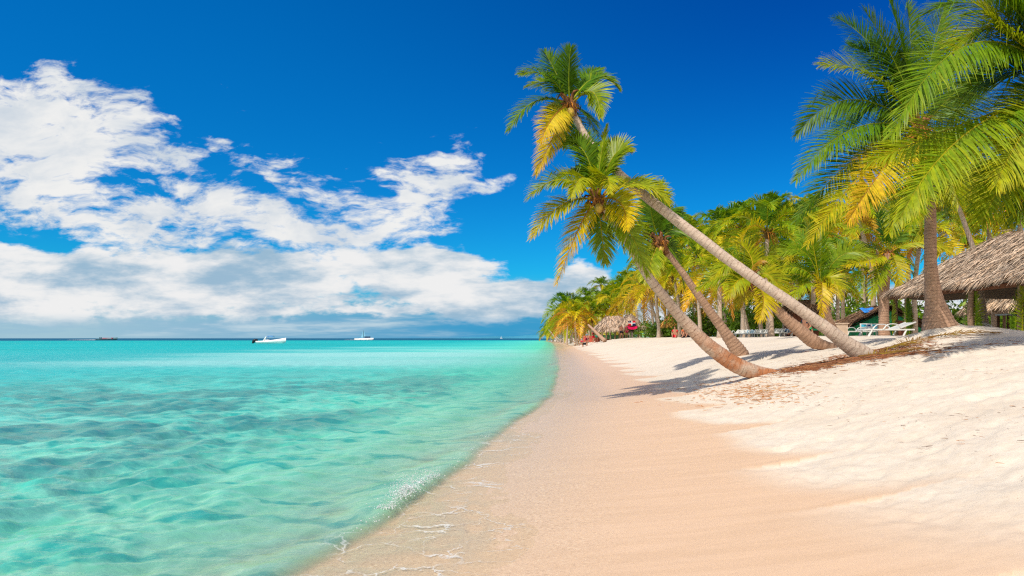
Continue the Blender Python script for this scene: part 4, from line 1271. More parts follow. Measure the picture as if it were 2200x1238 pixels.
def verge(u, v):
    q = np.clip(u, 0, 1); vv = np.clip(v, 0, 1)
    left = q < .45
    x_ = np.where(left, pxo(1332) + (pxo(1354) - pxo(1332)) * (q / .45), pxo(1354) + (pxo(1391) - pxo(1354)) * ((q - .45) / .55))
    z_ = np.where(left, 1.70 + (3.12 - 1.70) * (q / .45), 3.12 + (1.12 - 3.12) * ((q - .45) / .55))
    return np.stack([x_, -1.05 + .16 * vv, z_ - .62 * (1 - vv)], 1)
thatch_roof(verge, 40, 5, np.random.default_rng(10), (.45, .09), 1500, name='verge_thatch', mat=THATCHF, parent=fh, thick=.05)
g = Geo(); g.add(np.array([[pxo(1334), .1, 1.15], [pxo(1388), .1, 1.0], [pxo(1354), .1, 2.9], [pxo(1334), .2, 1.15], [pxo(1388), .2, 1.0], [pxo(1354), .2, 2.9]]), [[0, 3, 5, 2], [1, 2, 5, 4], [0, 1, 4, 3]], [[0, 2, 1], [3, 4, 5]]); g.build('gable_wall', simple('gable_boards', (.20, .13, .09), .8, .1, .4, 3), fh)
g = Geo(); g.box((pxo(1360), -.35, 1.35), (2.6, .1, .12)); g.box((pxo(1354), -.3, 1.75), (1.7, .06, .10)); g.build('gable_beam', simple('pale_wood', (.42, .28, .2), .8, .1, .2, 4), fh)
for px in (1293, 1302, 1311, 1321, 1330, 1338, 1371, 1384):
    g = Geo(); g.tube(np.array([[pxo(px), -.3 if px > 1331 else -.2, -.3], [pxo(px) + .02, -.2, 1.5]]), .1, 7); g.build('post', POSTM, fh)
g = Geo(); g.box((pxo(1320), .1, .12), (4.0, .3, .55)); g.build('counter', simple('green_counter', (.06, .18, .07), .7, .2, .3, 3), fh)
FRED = simple('flag_red', (.62, .015, .03), .7, .1, .1, 3); FBLU = simple('flag_blue', (.01, .02, .10), .7, .1, .1, 3); FWHT = simple('flag_white', (.8, .8, .8), .7, .1, .04, 3)
fl = empty('flag', (b[0] + pxo(1354), b[1] - 1.25, b[2] + 1.98), 'small flag with a white cross between dark blue and red quarters', 'flag')
for (mx_, mz, mt, nm) in ((-.27, .18, FBLU, 'blue_quarter'), (.27, .18, FRED, 'red_quarter'), (-.27, -.18, FRED, 'red_quarter'), (.27, -.18, FBLU, 'blue_quarter')):
    g = Geo(); g.box((mx_, 0, mz), (.42, .02, .26)); g.build(nm, mt, fl)
g = Geo(); g.box((0, 0, 0), (.96, .016, .10)); g.box((0, -.001, .0), (.12, .024, .62)); g.build('white_cross', FWHT, fl)
g = Geo()
sx = np.linspace(-.68, .68, 13); V = []
for q in (0, 1):
    for xx in sx: V.append([xx, .04 * math.sin(xx * 5), (.0 if q else .36) - .10 * (1 - (xx / .68) ** 2) + .05 * (xx / .68) ** 2])
g.add(np.array(V), [[i, i + 1, 13 + i + 1, 13 + i] for i in range(12)])
bn = g.build('banner', simple('red_banner', (.70, .01, .10), .7, .1, .15, 2), None, True, (b[0] + pxo(1354.5), b[1] - 1.3, b[2] + 1.22)); tag(bn, 'sagging red banner hung below the small flag', 'banner')
# red fence left of the flag hut and a surf board leaning at it
y2 = 95; x2 = (1282 - 1100) / FPX * y2
fe = empty('red_fence', (x2, y2, gz(x2, y2)), 'weathered red board fence left of the flag hut', 'fence')
REDB = simple('red_boards', (.50, .10, .06), .8, .1, .3, 3)
for q in range(5):
    g = Geo(); g.box((-1.5 + q * .8, 0, .45), (.72, .06, .85)); g.build('board_panel', REDB, fe)
bx = b[0] + pxo(1379)
g = Geo()
zz = np.linspace(0, 1, 12); prof = .24 * np.sin(np.clip(zz, .0, 1) * PI) ** .6
for sgn in (0,):
    V = np.concatenate([np.stack([-prof, 0 * zz - .03, zz * 1.9], 1), np.stack([prof, 0 * zz - .03, zz * 1.9], 1), np.stack([-prof, 0 * zz + .03, zz * 1.9], 1), np.stack([prof, 0 * zz + .03, zz * 1.9], 1)])
    Q = []
    for i in range(11):
        Q += [[i, 12 + i, 13 + i, i + 1], [24 + i, 25 + i, 37 + i, 36 + i], [i, i + 1, 25 + i, 24 + i], [12 + i, 36 + i, 37 + i, 13 + i]]
    g.add(V, Q)
sb = g.build('surfboard', simple('pale_green_board', (.22, .52, .28), .35, .4, .1, 2), None, True, (bx, b[1] - 1.0, b[2] - .02)); sb.rotation_euler = (-.12, .06, 0); tag(sb, 'pale green surfboard standing upright at the flag hut', 'surfboard')
# ------------------------------------------------------------------ sun loungers
PLAST = simple('white_plastic', (.66, .66, .64), .35, .4, .05, 4)
CLOTHG = simple('grey_towel', (.22, .32, .40), .9, .05, .15, 10)
def make_lounger(label, back=27):
    t = empty('sun_lounger', (0, 0, 0), label, 'sun lounger', 'white sun loungers on the beach')
    a = math.radians(back); hx = .28
    g = Geo()
    for k in range(9): g.box((-.90 + k * .14, 0, .34), (.10, .58, .025))
    g.build('seat', PLAST, t)
    g = Geo()
    for k in range(6):
        d = .06 + k * .125
        g.box((hx + d * math.cos(a), 0, .35 + d * math.sin(a)), (.10, .56, .025), ry=-a)
    for s in (-1, 1):
        g.box((hx + .40 * math.cos(a), s * .30, .35 + .40 * math.sin(a)), (.82, .05, .05), ry=-a)
    g.build('backrest', PLAST, t)
    g = Geo()
    for s in (-1, 1): g.box((-.02, s * .315, .33), (1.92, .05, .07))
    g.box((-.96, 0, .33), (.05, .58, .07)); g.box((.93, 0, .33), (.05, .58, .07))
    g.build('frame', PLAST, t)
    for sx in (-.72, .62):
        for s in (-1, 1):
            g = Geo(); V, Q, T, _ = tube(np.array([[sx - .12, s * .315, -.03], [sx, s * .315, .30]]), .034, 6); g.add(V, Q, T); g.build('leg', PLAST, t)
    for s in (-1, 1):
        g = Geo(); P = catmull(np.array([[-.30, s * .345, .33], [-.12, s * .345, .58], [.22, s * .345, .60], [.42, s * .345, .40]]), 10); g.tube(P, .026, 6); g.build('armrest', PLAST, t)
    return t


lproto = make_lounger('white lounger in profile left of the leaf wrapped hut post')
def place_lounger(px, y, rz, label, first=False):
    o = lproto if first else copy_tree(lproto)
    x = (px - 1100) / FPX * y
    o.location = (x, y, gz(x, y) + .01); o.rotation_euler = (0, 0, rz); o['label'] = label; o.scale = (1, 1, .74)
    return o
place_lounger(1902, 26.0, .06, 'large white sun lounger in profile left of the leaf wrapped hut post', True)
place_lounger(1838, 35.0, .3, 'white sun lounger half hidden before the green shack chairs')
o = place_lounger(2112, 25.5, 2.7, 'sun lounger in the shade under the big thatched roof')
ords = ['first', 'second', 'third', 'fourth', 'fifth']
for k, px in enumerate((1586, 1598, 1610, 1624, 1638)):
    place_lounger(px, 45 - .3 * k, .95 + .05 * (k % 3), f'{ords[k]} white lounger from the left in the left beach cluster')
for k, px in enumerate((1658, 1670, 1682, 1696)):
    place_lounger(px, 44 + .4 * k, .9 + .08 * (k % 2), f'{ords[k]} white lounger from the left in the cluster left of the short palm')
def towel(px, y, rz, label, mat, dz=.30, size=(.55, 1.3)):
    x = (px - 1100) / FPX * y
    g = Geo(); n = 12
    U, V2 = np.meshgrid(np.linspace(-.5, .5, 6), np.linspace(-.5, .5, n), indexing='ij')
    zz = dz + np.where(V2.ravel() > .15, (V2.ravel() - .15) * .62, 0) + .012 * np.sin(V2.ravel() * 30 + U.ravel() * 7)
    P = np.stack([V2.ravel() * size[1], U.ravel() * size[0], zz], 1)
    i = np.arange(5)[:, None] * n; j = np.arange(n - 1)[None, :]
    g.add(P, np.stack([i + j, i + j + 1, i + n + j + 1, i + n + j], -1).reshape(-1, 4))
    o = g.build('towel', mat, None, True, (x, y, gz(x, y))); o.rotation_euler = (0, 0, rz); tag(o, label, 'towel'); return o
towel(1611, 44.4, 1.05, 'blue grey towel spread over the middle lounger of the left cluster', CLOTHG)
towel(1683, 44.8, .9, 'dark blue grey towel over a lounger left of the short palm', simple('blue_towel', (.10, .16, .26), .9, .05, .2, 8))
towel(2112, 25.5, 2.7, 'white towel on the shaded lounger under the big thatched roof', simple('white_towel', (.75, .75, .74), .9, .05, .08, 8), .29, (.5, .7))

# chairs with blue covers in front of the green shack
TEAL = simple('teal_print', (.05, .45, .62), .7, .1, .4, 14); NAVY = simple('navy_cover', (.02, .08, .22), .8, .1, .2, 6)
def make_chair():
    t = empty('beach_chair', (0, 0, 0), 'x', 'chair', 'chairs in front of the green shack')
    g = Geo(); g.box((0, 0, .42), (.46, .44, .04)); g.build('seat', PLAST, t)
    g = Geo(); g.box((0, .24, .72), (.44, .04, .52), rx=-.16); g.build('backrest', PLAST, t)
    for sx in (-1, 1):
        for sy in (-1, 1):
            g = Geo(); g.tube(np.array([[sx * .2, sy * .18, .42], [sx * .23, sy * .22, -.02]]), .02, 6); g.build('leg', PLAST, t)
    return t
cp = make_chair()
for k, (px, mt, lb) in enumerate(((1858, TEAL, 'white chair with pale back, left one in front of the green shack'), (1872, NAVY, 'white chair with teal back, second from the left before the green shack'), (1884, TEAL, 'white chair third from the left before the green shack'), (1893, NAVY, 'white chair nearest the brown trunk before the green shack'))):
    o = cp if k == 0 else copy_tree(cp)
    y = 35.4 + .15 * (k % 2); x = (px - 1100) / FPX * y
    o.location = (x, y, gz(x, y)); o.rotation_euler = (0, 0, .2 * (k - 1)); o['label'] = lb; o.scale = (.8, .8, .72)
    g = Geo()
    g.box((0, .20, .74), (.30, .015, .36), rx=-.16)
    c_ = g.build('towel', mt, None, False, (x, y, gz(x, y) + .0)); c_.rotation_euler = (0, 0, .2 * (k - 1)); c_.scale = (.8, .8, .72)
    tag(c_, ['teal patterned cloth hung over the leftmost chair back', 'navy cloth hung over the second chair back', 'teal patterned cloth over the third chair back', 'navy cloth over the chair back nearest the brown trunk'][k], 'cloth')

# ------------------------------------------------------------------ people
SKIN = simple('tanned_skin', (.42, .20, .12), .6, .2, .1, 6)
SKIND = simple('dark_tanned_skin', (.24, .10, .06), .6, .2, .1, 6)
HAIR = simple('dark_hair', (.025, .015, .012), .6, .2, .3, 20)
def cloth(name, c): return simple(name, c, .85, .05, .2, 8)
def skin_mesh(name, joints, edges, radii, mat, parent, sub=2):
    me = bpy.data.meshes.new(name)
    ks = list(joints)
    me.from_pydata([tuple(joints[k]) for k in ks], [(ks.index(a), ks.index(b)) for a, b in edges], [])
    o = link(name, me, mat, parent)
    m = o.modifiers.new('Skin', 'SKIN')
    if not me.skin_vertices:
        try: me.skin_vertices.new(name='SkinVertex')
        except Exception: pass
    for i, k in enumerate(ks):
        rr = radii[k]; rr = (rr, rr) if not isinstance(rr, tuple) else rr
        me.skin_vertices[0].data[i].radius = rr
        me.skin_vertices[0].data[i].use_root = (i == 0)
    m.use_smooth_shade = True
    o.modifiers.new('Sub', 'SUBSURF').levels = sub; o.modifiers['Sub'].render_levels = sub
    return o


STAND = dict(pelvis=(0, 0, .95), spine=(0, .0, 1.15), chest=(0, 0, 1.36), neck=(0, .0, 1.5), head=(0, .03, 1.60), crown_=(0, .02, 1.72), nose=(0, .12, 1.60))
ARM = dict(sh=(.18, 0, 1.42), el=(.23, -.02, 1.14), wr=(.25, .06, .90), pa=(.25, .08, .82))
LEG = dict(hip=(.09, 0, .90), kn=(.10, .02, .50), an=(.10, -.02, .08), toe=(.11, .15, .03))
RAD = dict(pelvis=(.15, .11), spine=(.13, .10), chest=(.16, .11), neck=.055, head=.085, crown_=.06, nose=.015, sh=.06, el=.042, wr=.028, pa=(.035, .02), hip=.085, kn=.055, an=.036, toe=.03)


def person(x, y, rz, label, skin, pose=None, top=None, bottom=None, hair=HAIR, longtop=False, z=None, s=1.0, group='people on the beach'):
    t = empty('person', (x, y, gz(x, y) if z is None else z), label, 'person', group, rz)
    t.scale = (s, s, s)
    J = {k: np.array(v, float) for k, v in STAND.items()}
    for sg, n in ((1, 'l'), (-1, 'r')):
        for k, v in {**ARM, **LEG}.items(): J[n + k] = np.array(v, float) * [sg, 1, 1]
    for k, v in (pose or {}).items(): J[k] = np.array(v, float)
    R = {}
    for k in J: R[k] = RAD[k] if k in RAD else RAD[k[1:]]
    E = [('pelvis', 'spine'), ('spine', 'chest'), ('chest', 'neck'), ('neck', 'head'), ('head', 'crown_'), ('head', 'nose')]
    for n in 'lr':
        E += [('chest', n + 'sh'), (n + 'sh', n + 'el'), (n + 'el', n + 'wr'), (n + 'wr', n + 'pa'), ('pelvis', n + 'hip'), (n + 'hip', n + 'kn'), (n + 'kn', n + 'an'), (n + 'an', n + 'toe')]
        d = norm(J[n + 'pa'] - J[n + 'wr']); sd = norm(np.cross(d, [1, .2, .1]))
        for q, (off, ln) in enumerate(((-.03, .065), (-.01, .08), (.01, .085), (.03, .075), (.045, .05))):
            a = f'{n}f{q}'; b2 = f'{n}g{q}'
            J[a] = J[n + 'pa'] + sd * off + d * .045; J[b2] = J[a] + d * ln * .8 + sd * (off * .3) + np.array([0, .012, 0]); R[a] = .009; R[b2] = .007
            E += [(n + 'pa', a), (a, b2)]
    skin_mesh('body', J, E, R, skin, t)
    up = lambda k, f=1.22: tuple(v * f for v in R[k]) if isinstance(R[k], tuple) else R[k] * f
    if bottom:
        JJ = {k: J[k] for k in ('pelvis', 'lhip', 'rhip')}
        for n in 'lr': JJ[n + 'th'] = J[n + 'hip'] * .35 + J[n + 'kn'] * .65
        RR = {k: up(k, 1.2) for k in ('pelvis', 'lhip', 'rhip')}; RR['lth'] = RR['rth'] = .088
        skin_mesh('shorts', JJ, [('pelvis', 'lhip'), ('pelvis', 'rhip'), ('lhip', 'lth'), ('rhip', 'rth')], RR, bottom, t, 1)
    if top:
        ks = ('spine', 'chest', 'lsh', 'rsh') + (('pelvis',) if longtop else ())
        JJ = {k: J[k] for k in ks}
        RR = {k: up(k, 1.2) for k in ks}
        EE = [('spine', 'chest'), ('chest', 'lsh'), ('chest', 'rsh')] + ([('pelvis', 'spine')] if longtop else [])
        for n in 'lr':
            JJ[n + 'ar'] = J[n + 'sh'] * .5 + J[n + 'el'] * .5; RR[n + 'ar'] = .065; EE.append((n + 'sh', n + 'ar'))
        skin_mesh('shirt', JJ, EE, RR, top, t, 1)
    hd = J['crown_'] * .55 + J['head'] * .45
    bk = norm(J['head'] - J['nose'])
    skin_mesh('hair', {'a': hd + bk * .012 + np.array([0, 0, .03]), 'b': hd + bk * .05 - np.array([0, 0, .04])}, [('a', 'b')], {'a': .092, 'b': .085}, hair, t, 2)
    return t


def shore_spot(px, y): return (px - 1100) / FPX * y
PK = cloth('pink_red_cloth', (.72, .03, .10)); MAR = cloth('maroon_cloth', (.30, .03, .06)); GRY = cloth('blue_grey_cloth', (.16, .22, .26)); GRN = cloth('green_cloth', (.02, .20, .13)); BLK = cloth('black_cloth', (.02, .02, .025)); RED = cloth('red_cloth', (.62, .02, .04)); NVY = cloth('navy_cloth', (.015, .03, .06)); ORG = cloth('orange_cloth', (.7, .15, .05)); LIM = cloth('green_shirt', (.03, .45, .15))
CROUCH = dict(pelvis=(0, -.12, .38), spine=(0, .02, .56), chest=(0, .22, .72), neck=(0, .34, .80), head=(0, .42, .86), crown_=(0, .46, .97), nose=(0, .52, .84), lsh=(.17, .24, .74), rsh=(-.17, .24, .74), lel=(.22, .40, .52), rel=(-.22, .40, .52), lwr=(.16, .52, .32), rwr=(-.16, .52, .32), lpa=(.15, .55, .24), rpa=(-.15, .55, .24), lhip=(.1, -.1, .38), rhip=(-.1, -.1, .38), lkn=(.18, .28, .46), rkn=(-.18, .28, .46), lan=(.16, .05, .08), ran=(-.16, .05, .08), ltoe=(.18, .2, .03), rtoe=(-.18, .2, .03))
SIT = dict(pelvis=(0, 0, .14), spine=(0, -.06, .34), chest=(0, -.06, .55), neck=(0, -.02, .69), head=(0, .02, .79), crown_=(0, .02, .91), nose=(0, .12, .79), lsh=(.18, -.05, .60), rsh=(-.18, -.05, .60), lel=(.26, -.08, .34), rel=(-.26, -.08, .34), lwr=(.22, .12, .20), rwr=(-.22, .12, .20), lpa=(.2, .2, .2), rpa=(-.2, .2, .2), lhip=(.1, .02, .12), rhip=(-.1, .02, .12), lkn=(.16, .40, .36), rkn=(-.16, .40, .36), lan=(.14, .62, .06), ran=(-.14, .62, .06), ltoe=(.15, .76, .04), rtoe=(-.15, .76, .04))
WALK = dict(lkn=(.10, .16, .52), lan=(.10, .18, .10), ltoe=(.11, .34, .04), rkn=(-.10, -.02, .50), ran=(-.10, -.24, .12), rtoe=(-.11, -.1, .03), lel=(.25, -.12, 1.15), lwr=(.25, -.10, .92), lpa=(.25, -.08, .84), rel=(-.25, .06, 1.15), rwr=(-.24, .22, .98), rpa=(-.24, .27, .92))
person(shore_spot(1254, 86), 86, 1.2, 'person in bright pinkish red crouching at the water edge', SKIN, CROUCH, PK, BLK)
person(shore_spot(1261, 86.6), 86.6, 2.0, 'person in grey shirt and maroon shorts standing over the crouching one', SKIN, {'lel': (.26, .08, 1.18), 'lwr': (.2, .28, 1.05), 'lpa': (.18, .34, 1.0)}, GRY, MAR, s=1.06)
person(shore_spot(1274, 94), 94, -2.2, 'person in red swimwear walking along the beach, middle of the group', SKIN, WALK, RED, RED)
person(shore_spot(1282, 90), 90, 2.6, 'person with bare back and green shorts beside the fallen trunk', SKIND, {}, None, GRN)
person(shore_spot(1335, 89), 89, 2.9, 'bare chested person in black shorts with bushy dark hair at the flag hut', SKIND, {'rel': (-.25, .1, 1.2), 'rwr': (-.12, .22, 1.1), 'rpa': (-.08, .24, 1.08)}, None, BLK, s=1.05)
person(shore_spot(1346, 90), 90, -2.7, 'person in dark red standing under the red banner', SKIND, {}, MAR, MAR)
person(shore_spot(1479, 50), 50, 2.4, 'person in black sitting on the sand left of the scuffed leaning trunk', SKIN, SIT, BLK, BLK)
person(shore_spot(1470, 53), 53, -2.4, 'person in orange red top sitting behind the one in black', SKIN, SIT, ORG, BLK)
person(shore_spot(1450, 55), 55, 2.8, 'person in red sitting on the sand by the palm foot right of the flag hut', SKIN, SIT, RED, RED)
pz = at(1724, 712, 17.6)
person(float(at(1729, 0, 17.9)[0]), 17.9, 1.9, 'person in dark navy clothes resting on the short brown leaning trunk', SKIN, SIT, NVY, NVY, z=float(at(0, 722, 17.9)[2]) + .03, s=.62)
person(shore_spot(1735, 40), 40, 2.6, 'person in green shirt sitting behind the short brown leaning trunk', SKIN, SIT, LIM, BLK)

# fallen bare trunk by the walkers
g0 = at(1300, 738, 83); g1 = at(1264, 698, 86)
g0[2] = gz(g0[0], g0[1]) + .12
o = link('fallen_trunk', trunk_mesh('fallen_trunk', np.array([[*g0, .27], [*(g0 * .6 + g1 * .4), .2], [*g1, .12]]), 10, .1, 4, .06), BARKB)
tag(o, 'thick bare palm trunk leaning down to the sand beside the walkers', 'trunk')
for k, (pa, pb, yy) in enumerate((((1200, 728), (1178, 708), 200), ((1206, 729), (1192, 722), 190))):
    a = at(*pa, yy); c_ = at(*pb, yy); a[2] = gz(a[0], a[1])
    o = link('driftwood', trunk_mesh('driftwood', np.array([[*a, .3], [*((a + c_) / 2 + [0, 0, .15]), .25], [*c_, .15]]), 8, .3, 4, .04), simple('bleached_wood' + 'ab'[k], (.5, .42, .36), .8, .1, .2, 2))
    tag(o, ['longer bleached trunk slanting out of the far point bushes', 'shorter bleached trunk lying at the far point'][k], 'driftwood')

# ------------------------------------------------------------------ boats
HULLW = simple('white_hull', (.80, .80, .79), .3, .4, .04, .6); DARK = simple('black_motor', (.02, .02, .025), .4, .3, .2, 4); BLUE = simple('blue_canvas', (.03, .22, .60), .7, .1, .1, 2)
def hull_mesh(name, L, B, H, bowrise, mat, parent, n=22, deck=.72):
    xs = np.linspace(0, 1, n); rows = []
    for x in xs:
        w_ = B / 2 * (1 - max(0, (x - .45) / .55) ** 2.3) * (.92 + .08 * min(1, x * 4)) + .01
        sh_ = H + bowrise * x ** 2; ke = -.25 * (1 - x ** 6) + sh_ * .75 * max(0, (x - .86) / .14) ** 1.5
        sec = [(-w_, sh_), (-w_ * .96, sh_ * .45), (-w_ * .62, ke * .3), (0, ke), (w_ * .62, ke * .3), (w_ * .96, sh_ * .45), (w_, sh_), (w_ * .86, sh_ - .02), (w_ * .8, sh_ * deck - .05), (0, sh_ * deck - .06), (-w_ * .8, sh_ * deck - .05), (-w_ * .86, sh_ - .02)]
        rows.append([((x - .5) * L, yy, zz) for yy, zz in sec])
    V = np.array(rows).reshape(-1, 3); m_ = 12
    i = np.arange(n - 1)[:, None] * m_; j = np.arange(m_)[None, :]; k = (np.arange(m_)[None, :] + 1) % m_
    Q = np.stack([i + j, i + k, i + m_ + k, i + m_ + j], -1).reshape(-1, 4)
    g = Geo(); g.add(V, Q, [[0, q, q + 1] for q in range(1, 11)])
    return g.build(name, mat, parent, True)
y = 178; x = (583 - 1100) / FPX * y
sp = empty('speedboat', (x, y, .02), 'open white speedboat with blue canopy and black outboard motors', 'boat')
hull_mesh('hull', 7.6, 2.2, .62, .85, HULLW, sp)
g = Geo(); g.box((-1.55, 0, 1.25), (.22, 1.0, 1.5), ry=.6); g.box((-1.0, 0, .75), (.9, .9, .5)); g.build('console', HULLW, sp)
g = Geo()
gx = np.linspace(-1.1, .55, 8); gy = np.linspace(-.85, .85, 7); UU, VV = np.meshgrid(gx, gy, indexing='ij')
g.add(np.stack([UU.ravel(), VV.ravel(), 1.98 - .14 * (VV.ravel() / .85) ** 2 - .05 * (UU.ravel() + .3) ** 2], 1), np.stack([(np.arange(7)[:, None] * 7 + np.arange(6)), (np.arange(7)[:, None] * 7 + np.arange(6)) + 7, (np.arange(7)[:, None] * 7 + np.arange(6)) + 8, (np.arange(7)[:, None] * 7 + np.arange(6)) + 1], -1).reshape(-1, 4))
for sx in (-1.0, .45):
    for sy in (-.8, .8): g.tube(np.array([[sx, sy, .6], [sx, sy, 1.86]]), .03, 5)
g.build('canopy', BLUE, sp)
for s in (-.42, .42):
    g = Geo()
    P = catmull(np.array([[-3.8, s, .75, .30], [-4.15, s, .82, .40], [-4.5, s, .62, .34], [-4.75, s, .2, .16], [-4.9, s, -.1, .10]]), 12)
    g.tube(P[:, :3], P[:, 3], 8); g.box((-3.86, s, .45), (.3, .3, .5)); g.build('outboard_motor', DARK, sp, True)
# sailing catamaran
y = 520; x = (782 - 1100) / FPX * y
cat = empty('catamaran', (x, y, 0), 'white sailing catamaran with blue grey sails and dark crowded deck', 'boat')
for s in (-2.4, 2.4):
    h = hull_mesh('hull', 13.5, 1.3, 1.15, .5, HULLW, cat); h.location = (0, s, 0)
g = Geo(); g.box((.5, 0, 1.25), (7, 4.4, .3)); g.build('deck', HULLW, cat)
g = Geo(); g.box((2.6, 0, 2.0), (3.8, 3.4, 1.2)); g.box((2.4, 0, 2.66), (4.3, 3.7, .12)); g.build('cabin', simple('dark_cabin', (.03, .07, .14), .5, .2, .3, .5), cat)
g = Geo(); g.tube(np.array([[-.4, 0, 1.2], [-.3, 0, 7.2]]), .14, 6); g.build('mast', DARK, cat)
SAIL = simple('blue_grey_sail', (.20, .45, .60), .7, .1, .1, .3)
g = Geo()
zz = np.linspace(0, 1, 8)
for (sx, w0, ys_) in ((-.5, -1.9, .25), (-.1, 1.5, -.3)):
    V = np.concatenate([np.stack([np.full(8, sx), 0 * zz, 1.9 + zz * 5.2], 1), np.stack([sx + w0 * (1 - zz) ** .8, ys_ * (1 - zz), 1.9 + zz * 5.2], 1)])
    g.add(V, [[i, 8 + i, 9 + i, i + 1] for i in range(7)])
g.build('sail', SAIL, cat)
# red boat
y = 500; x = (230 - 1100) / FPX * y
rb = empty('red_boat', (x, y, .05), 'long dark excursion boat with a red deck leaving a wake', 'boat')
hull_mesh('hull', 15.5, 2.6, .9, 1.1, simple('dark_teal_hull', (.03, .12, .15), .4, .3, .2, .4), rb)
g = Geo(); g.box((.8, 0, 1.35), (7.4, 2.0, .5)); g.box((4.2, 0, 1.5), (1.4, 1.8, .5)); g.build('red_deck', simple('red_seats', (.45, .03, .08), .7, .1, .3, .8), rb)
g = Geo()
for k in range(4): g.tube(np.array([[-5.5 + k * .5, .6 * (-1) ** k, .8], [-5.5 + k * .5, .6 * (-1) ** k, 2.0]]), .22, 6)
g.build('motor_stand', DARK, rb)
# wakes of the moving boats: patches of foam riding on the water
def wake(x0, x1, y0, wd, seed, label):
    r = np.random.default_rng(seed); g = Geo()
    for k in range(650):
        t = r.random(); xx = x0 + (x1 - x0) * t; s = r.uniform(.15, .5)
        g.add(octa * [s * 3.2, s * 1.2, s * .55 * (1.3 - t)] + [xx, y0 + r.normal(0, wd * (.4 + t)), .08], None, octf)
    tag(g.build('boat_wake', FOAM, None, True), label, 'wake', kind='stuff')
wake((208 - 1100) / FPX * 500, (150 - 1100) / FPX * 500, 500, 1.2, 1, 'white wake trailing behind the red boat')
wake((800 - 1100) / FPX * 516, (745 - 1100) / FPX * 516, 516, 1.0, 2, 'white bow and stern foam of the catamaran')
# tiny sail on the horizon
y = 2600; x = (1077 - 1100) / FPX * y
tb = empty('sailing_boat', (x, y, 0), 'tiny white sailing boat far off on the horizon', 'boat')
hull_mesh('hull', 9, 2.6, 1.0, .5, HULLW, tb)
g = Geo(); g.add(np.array([[0, 0, 1.2], [-3, .2, 1.4], [0, 0, 10.5], [0, .12, 1.2], [-3, .32, 1.4], [0, .12, 10.5]]), None, [[0, 1, 2], [3, 5, 4], [0, 2, 5], [0, 5, 3], [1, 4, 5], [1, 5, 2]]); g.build('sail', HULLW, tb)

# ------------------------------------------------------------------ leaf litter and wrack on the sand
def on_ground(px, py):
    ys = np.concatenate([np.arange(2, 12, .02), np.arange(12, 60, .06)])
    p = np.stack([(px - 1100) / FPX * ys, ys, EYE - (py - HZ) / FPX * ys], 1)
    hit = np.nonzero(p[:, 2] < ground(p[:, 0], p[:, 1]))[0]
    return None if len(hit) == 0 else p[hit[0]]


def twigs(g, r, pts, lmin, lmax, rad, cols, lift=.012):
    for (x, y) in pts:
        L = r.uniform(lmin, lmax); a = r.uniform(0, 2 * PI); bend = r.normal(0, .5)
        z = gz(x, y)
        d = np.array([math.cos(a), math.sin(a), 0]); e = np.array([-d[1], d[0], 0])
        P = np.array([[x, y, z + lift] - d * L / 2, [x, y, z + lift + r.uniform(0, .3) * L * .3] + e * bend * L * .2, [x, y, z + lift] + d * L / 2 + e * bend * L * .3])
        for q in (0, 2): P[q, 2] = max(P[q, 2], gz(P[q, 0], P[q, 1]) + lift * .6)
        V, Q, T, _ = tube(P, np.array([.7, 1, .4]) * rad * r.uniform(.6, 1.3), 4)
        c_ = cols[r.integers(len(cols))] * r.uniform(.7, 1.25)
        g.add(V, Q, T, col=np.repeat(np.asarray(c_)[None], len(V), 0))


m, nt = material('dry_litter')
nt.l.new(principled(nt, nt.attr('col', 'Color'), .85, .08), nt.out.inputs[0])
LITTER = m
r = np.random.default_rng(77)
rust = [np.array(c) for c in ((.36, .14, .06), (.27, .11, .06), (.16, .075, .045), (.42, .22, .10))]
orange = [np.array(c) for c in ((.50, .21, .06), (.42, .18, .07), (.55, .30, .12))]
dark = [np.array(c) for c in ((.20, .11, .075), (.26, .16, .10), (.13, .08, .06))]
a = on_ground(1705, 796)[:2]; mid = on_ground(1830, 778)[:2]; b = on_ground(1945, 748)[:2]
g = Geo(); pts = []
for k in range(3000):
    t = r.random() ** .9; c0 = (1 - t) ** 2 * a + 2 * t * (1 - t) * mid + t * t * b
    pts.append(c0 + r.normal(0, [.16 + .3 * t, .22 + .40 * t]) * (1 if r.random() < .7 else 1.7))
twigs(g, r, pts, .04, .24, .005, rust)
tag(g.build('seagrass_wrack', LITTER), 'rusty brown band of dry seagrass and palm scraps across the sand', 'wrack', kind='stuff')
g = Geo(); pts = []
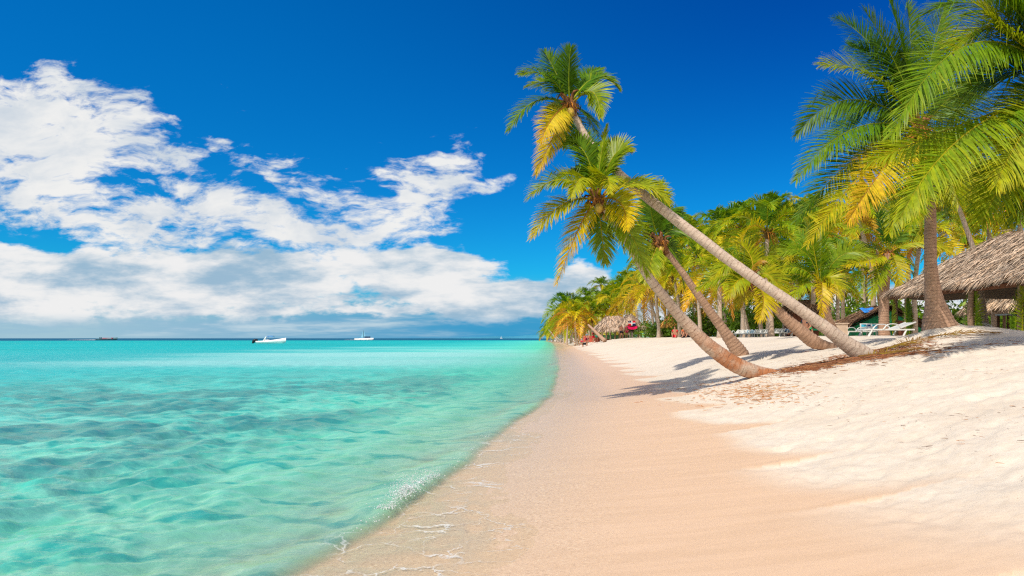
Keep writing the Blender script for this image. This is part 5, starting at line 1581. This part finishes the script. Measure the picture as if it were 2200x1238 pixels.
for k in range(650):
    p = on_ground(r.normal(1600, 70), r.normal(842, 14))
    if p is not None: pts.append(p[:2])
twigs(g, r, pts, .03, .16, .004, orange)
pts = []
for k in range(4200):
    yy = 3.2 + 16 * r.random() ** 1.1; xx = float(shore(yy)) + r.uniform(4.2, 13)
    if xx / yy > .95 or wet_of(np.array([xx]), np.array([yy]))[0] > .35: continue
    if vnoise(xx * 1.1, yy * 1.1, 99) < -.05: continue
    pts.append((xx, yy))
twigs(g, r, pts, .010, .06, .0018, dark + orange[:2])
for cxy in ((1750, 880), (1900, 830), (2060, 760), (2120, 745), (1980, 728), (1830, 900), (1990, 960)):
    p = on_ground(*cxy)
    if p is None: continue
    twigs(g, r, [p[:2] + r.normal(0, .16, 2) for _ in range(7)], .02, .11, .0018, dark)
tag(g.build('beach_litter', LITTER), 'small dry twigs and leaf bits scattered over the pale sand', 'litter', kind='stuff')
# dry palm leaves fallen at the flared trunk
for k, (px, py, ang, lb) in enumerate(((1948, 742, .3, 'dry brown palm leaf lying on the wrack left of the flared trunk'), (2070, 722, -.35, 'dry palm leaf lying on the mound below the flared trunk'), (1925, 762, -.15, 'broken brown palm leaf half buried in the seagrass band'))):
    p = on_ground(px, py)
    if p is None: continue
    d = np.array([math.cos(ang), math.sin(ang), 0])
    L = 1.3
    q = [p + d * L * f for f in (-.5, 0, .5)]
    q = [np.array([v[0], v[1], gz(v[0], v[1]) + .035]) for v in q]
    g = Geo(); base = q[0].copy()
    add_frond(g, r, q[0] - base, q[1] - base + [0, 0, .03], q[2] - base, nl=34, leaf=.32, wid=.02, age=.97, roll=.0, droop=.12, vee=.05, K=3, rach=.014)
    g.A['col'] = [a_ * [.42, .48, .9] for a_ in g.A['col']]
    g.V = [np.column_stack([v[:, :2], np.maximum(v[:, 2], ground(v[:, 0] + base[0], v[:, 1] + base[1]) - base[2] + .006)]) for v in g.V]
    o = g.build('dry_palm_leaf', LITTER, None, True, tuple(base)); tag(o, lb, 'dry leaf')
